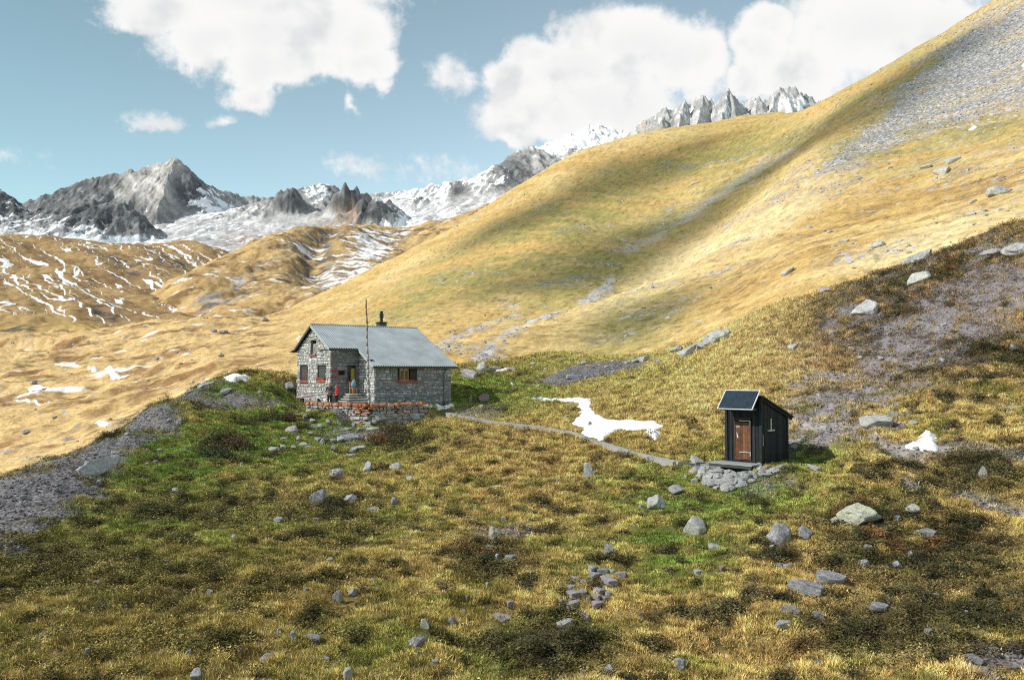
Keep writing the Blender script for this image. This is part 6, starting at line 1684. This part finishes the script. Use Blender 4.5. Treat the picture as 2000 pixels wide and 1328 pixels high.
# ---- unseen clouds added sunward of the big slope, shaped to cast its shade bands
mcl, ntc, bcl = new_mat('cloud wisps')
bcl.inputs['Base Color'].default_value = (.9, .9, .9, 1); bcl.inputs['Roughness'].default_value = 1; bcl.inputs['Specular IOR Level'].default_value = 0; bcl.inputs['Alpha'].default_value = .55
def shade_cloud(pts, dist, wid, label):
    a = np.array(pts, float); w = HILLSIDE.hit(a[:, 0], a[:, 1], 90, 800)
    s_dir = np.array(SUN_DIR)
    c = w + s_dir * dist
    mb = MB(); V = []; Fs = []; n = 10
    for i, q in enumerate(c):
        t = c[min(i + 1, len(c) - 1)] - c[max(i - 1, 0)]; t /= np.linalg.norm(t)
        b = np.cross(t, s_dir); b /= np.linalg.norm(b); cc_ = np.cross(t, b)
        r = wid * (.35 + .65 * math.sin(math.pi * (i + .5) / len(c))) * (1 + .3 * math.sin(i * 2.3))
        for k in range(n):
            q2 = 2 * math.pi * k / n; V.append(q + b * math.cos(q2) * r + cc_ * math.sin(q2) * r * .6)
    m = len(c)
    for i in range(m - 1):
        for k in range(n): Fs.append((i * n + k, i * n + (k + 1) % n, (i + 1) * n + (k + 1) % n, (i + 1) * n + k))
    Fs.append(tuple(range(n))); Fs.append(tuple((m - 1) * n + k for k in range(n)))
    mb.add(V, Fs, (.9, .9, .9)); return mb.build('shade_cloud', mcl, None, True, label=label, cat='shade_cloud', kind='structure')
shade_cloud([(1560, 290), (1500, 330), (1420, 385), (1330, 440), (1230, 490), (1150, 525), (1080, 545), (1020, 565), (960, 580)], 4400, 28, 'long unseen wisp added to shade the gully')
shade_cloud([(1440, 262), (1400, 272), (1332, 290), (1270, 324), (1184, 362), (1099, 392), (1013, 432), (945, 462), (880, 500)], 4600, 26, 'long unseen wisp added to shade the crest')
shade_cloud([(1900, 60), (1830, 110), (1760, 160), (1690, 205), (1630, 250), (1580, 290)], 4400, 34, 'broad unseen wisp added to shade the scree')
shade_cloud([(1330, 565), (1270, 605), (1210, 640), (1150, 670)], 3200, 9, 'small unseen wisp added to shade the lower slope')

# ------------------------------------------------------------------ camera, sun, sky
cam = bpy.data.cameras.new('camera'); co = bpy.data.objects.new('camera', cam); COL.objects.link(co)
cam.sensor_fit = 'HORIZONTAL'; cam.sensor_width = 36; cam.lens = 36 * F / 2000
cam.clip_start = .5; cam.clip_end = 20000
co.rotation_euler = (R(90) + TH, 0, 0)
S.camera = co

sd = SUN_DIR
sl = bpy.data.lights.new('sun', 'SUN'); sl.energy = 3.7; sl.angle = R(.5); sl.color = (1, .95, .86)
so = bpy.data.objects.new('sun', sl); COL.objects.link(so)
so.rotation_euler = (-sd).to_track_quat('-Z', 'Y').to_euler()

W = bpy.data.worlds.new('World'); S.world = W; W.use_nodes = True
nt = W.node_tree; bg = nt.nodes['Background']
sky = N(nt, 'ShaderNodeTexSky', sky_type='NISHITA'); sky.sun_disc = False
sky.sun_elevation = SUN_EL; sky.sun_rotation = math.atan2(sd.x, sd.y); sky.altitude = 2200; sky.air_density = 1.0; sky.dust_density = .12; sky.ozone_density = 1.6
hs = N(nt, 'ShaderNodeHueSaturation'); hs.inputs['Hue'].default_value = .495; hs.inputs['Saturation'].default_value = .72; hs.inputs['Value'].default_value = 1.0
nt.links.new(sky.outputs[0], hs.inputs['Color'])
skytint = mixc(nt, 1.0, hs.outputs[0], (1.06, 1.125, .95), 'MULTIPLY')
# deeper blue higher up and on the sunward side
gx0 = N(nt, 'ShaderNodeSeparateXYZ'); tc0 = N(nt, 'ShaderNodeTexCoord'); nt.links.new(tc0.outputs['Generated'], gx0.inputs[0])
lf_ = N(nt, 'ShaderNodeMapRange'); nt.links.new(gx0.outputs[0], lf_.inputs[0]); lf_.inputs[1].default_value = -.62; lf_.inputs[2].default_value = .05; lf_.inputs[3].default_value = .66; lf_.inputs[4].default_value = 1.06
hf_ = N(nt, 'ShaderNodeMapRange'); nt.links.new(gx0.outputs[2], hf_.inputs[0]); hf_.inputs[1].default_value = .18; hf_.inputs[2].default_value = .48; hf_.inputs[3].default_value = 1.06; hf_.inputs[4].default_value = .88
lh = mathn(nt, 'MULTIPLY', lf_.outputs[0], hf_.outputs[0])
lc = N(nt, 'ShaderNodeCombineColor'); nt.links.new(mathn(nt, 'POWER', lh, 1.35), lc.inputs[0]); nt.links.new(lh, lc.inputs[1]); nt.links.new(lh, lc.inputs[2])
skytint = mixc(nt, 1.0, skytint, lc.outputs[0], 'MULTIPLY')
# clouds: heaps placed by direction, eaten away at the rim by noise
tc = N(nt, 'ShaderNodeTexCoord'); dirv = tc.outputs['Generated']
sp = N(nt, 'ShaderNodeSeparateXYZ'); nt.links.new(dirv, sp.inputs[0])
yy = mathn(nt, 'MAXIMUM', sp.outputs[1], .05)
gx = mathn(nt, 'DIVIDE', sp.outputs[0], yy); gz = mathn(nt, 'DIVIDE', sp.outputs[2], yy)
def wnoise(scale, detail, rough, off=0):
    mp = N(nt, 'ShaderNodeMapping'); mp.inputs['Location'].default_value = (off, off * .7, -off * .3)
    nt.links.new(dirv, mp.inputs['Vector'])
    t = N(nt, 'ShaderNodeTexNoise'); t.inputs['Scale'].default_value = scale; t.inputs['Detail'].default_value = detail; t.inputs['Roughness'].default_value = rough
    nt.links.new(mp.outputs[0], t.inputs['Vector']); return t.outputs['Fac']
big = wnoise(7, 9, .60); fine = wnoise(22, 10, .66, 3.3); soft_ = wnoise(9, 4, .5); softs = wnoise(9, 4, .5, .02); wob = wnoise(4.5, 8, .6, 9.1); tiny = wnoise(65, 6, .65, 1.7)
gxw = mathn(nt, 'ADD', gx, mathn(nt, 'MULTIPLY', mathn(nt, 'SUBTRACT', wob, .5), .13))
gzw = mathn(nt, 'ADD', gz, mathn(nt, 'MULTIPLY', mathn(nt, 'SUBTRACT', big, .5), .10))
def heap(u, v, ru, rv, w=1.0, rot=0):
    p = P(u, v, 1.0); c, s_ = math.cos(R(rot)), math.sin(R(rot))
    dx = mathn(nt, 'SUBTRACT', gxw, float(p[0])); dz = mathn(nt, 'SUBTRACT', gzw, float(p[2]))
    a = mathn(nt, 'ADD', mathn(nt, 'MULTIPLY', dx, c * F / ru), mathn(nt, 'MULTIPLY', dz, s_ * F / ru))
    b = mathn(nt, 'SUBTRACT', mathn(nt, 'MULTIPLY', dz, c * F / rv), mathn(nt, 'MULTIPLY', dx, s_ * F / rv))
    d2 = mathn(nt, 'ADD', mathn(nt, 'MULTIPLY', a, a), mathn(nt, 'MULTIPLY', b, b))
    g = mathn(nt, 'SUBTRACT', 1.0, mathn(nt, 'SQRT', d2))
    return mathn(nt, 'MULTIPLY', g, w) if w != 1 else g
HEAPS = [(520, -10, 330, 105), (430, 75, 150, 62), (620, 125, 180, 62), (725, 80, 110, 80), (560, 60, 240, 100), (330, 20, 150, 60), (640, 70, 190, 120), (740, 130, 90, 55), (540, 120, 110, 70), (510, 185, 60, 34, .8),
         (1250, 90, 190, 90), (1110, 150, 130, 80), (1180, 200, 190, 90), (1040, 230, 130, 80), (1090, 235, 160, 90), (1010, 255, 90, 66), (1140, 130, 120, 84), (1030, 170, 80, 56), (1330, 110, 120, 84), (1375, 120, 84, 96), (1490, 110, 84, 96), (1460, 170, 60, 50), (1010, 150, 60, 60), (1020, 285, 50, 40), (1060, 95, 60, 40, .8),
         (1700, 60, 260, 150), (1560, 150, 160, 90), (1500, 60, 70, 60), (1820, 60, 150, 90), (1900, -80, 250, 70),
         (880, 160, 60, 46, .40), (310, 238, 60, 22, .42), (450, 240, 36, 16, .35), (-20, 310, 110, 34, .34), (680, 320, 60, 18, .2), (820, 320, 60, 20, .2), (710, 205, 16, 22, .4), (230, 0, 120, 22, .28), (770, 168, 34, 22, .5)]
den = None
for h in HEAPS:
    g = heap(*h); den = g if den is None else mathn(nt, 'MAXIMUM', den, g)
back = mathn(nt, 'SUBTRACT', mathn(nt, 'MULTIPLY', mathn(nt, 'SUBTRACT', wnoise(2.6, 3, .5, 5.5), .53), 4.0), mathn(nt, 'MULTIPLY', mathn(nt, 'GREATER_THAN', sp.outputs[1], .25), 20.0))
den = mathn(nt, 'MAXIMUM', den, back)
rim = mathn(nt, 'ADD', mathn(nt, 'MULTIPLY', mathn(nt, 'SUBTRACT', big, .5), 1.5), mathn(nt, 'MULTIPLY', mathn(nt, 'SUBTRACT', fine, .5), 1.05))
den2 = mathn(nt, 'ADD', den, mathn(nt, 'MULTIPLY', mathn(nt, 'ADD', rim, mathn(nt, 'MULTIPLY', mathn(nt, 'SUBTRACT', tiny, .5), .5)), mathn(nt, 'SUBTRACT', 1.0, mathn(nt, 'MULTIPLY', ramp(nt, den, .12, .5), .9))))
cov = ramp(nt, den2, -.06, .42)
# thick middles and undersides are a little greyer than the sunlit rims
thick = ramp(nt, mathn(nt, 'ADD', den, mathn(nt, 'MULTIPLY', mathn(nt, 'SUBTRACT', big, .5), 1.8)), .30, 1.0)
# billows: the side of each puff away from the sun is shaded, and the heaps are greyer low down
slope_ = mathn(nt, 'ADD', mathn(nt, 'MULTIPLY', mathn(nt, 'SUBTRACT', softs, soft_), 4.0), mathn(nt, 'MULTIPLY', mathn(nt, 'SUBTRACT', fine, .5), .35))
shade_ = mathn(nt, 'ADD', mathn(nt, 'MULTIPLY', thick, .5), ramp(nt, slope_, .0, .55))
ccol = mixc(nt, mathn(nt, 'MULTIPLY', shade_, .62, clamp=True), (4.55, 4.52, 4.48), (3.4, 3.5, 3.54))
skyc = mixc(nt, cov, skytint, ccol)
nt.links.new(skyc, bg.inputs['Color']); bg.inputs['Strength'].default_value = .15

vs = S.view_settings; vs.view_transform = 'Standard'; vs.look = 'None'; vs.exposure = .5; vs.gamma = 1
S.cycles.pixel_filter_type = 'BLACKMAN_HARRIS'; S.cycles.filter_width = 1.1
S.cycles.max_bounces = 6; S.cycles.diffuse_bounces = 3; S.cycles.use_denoising = False
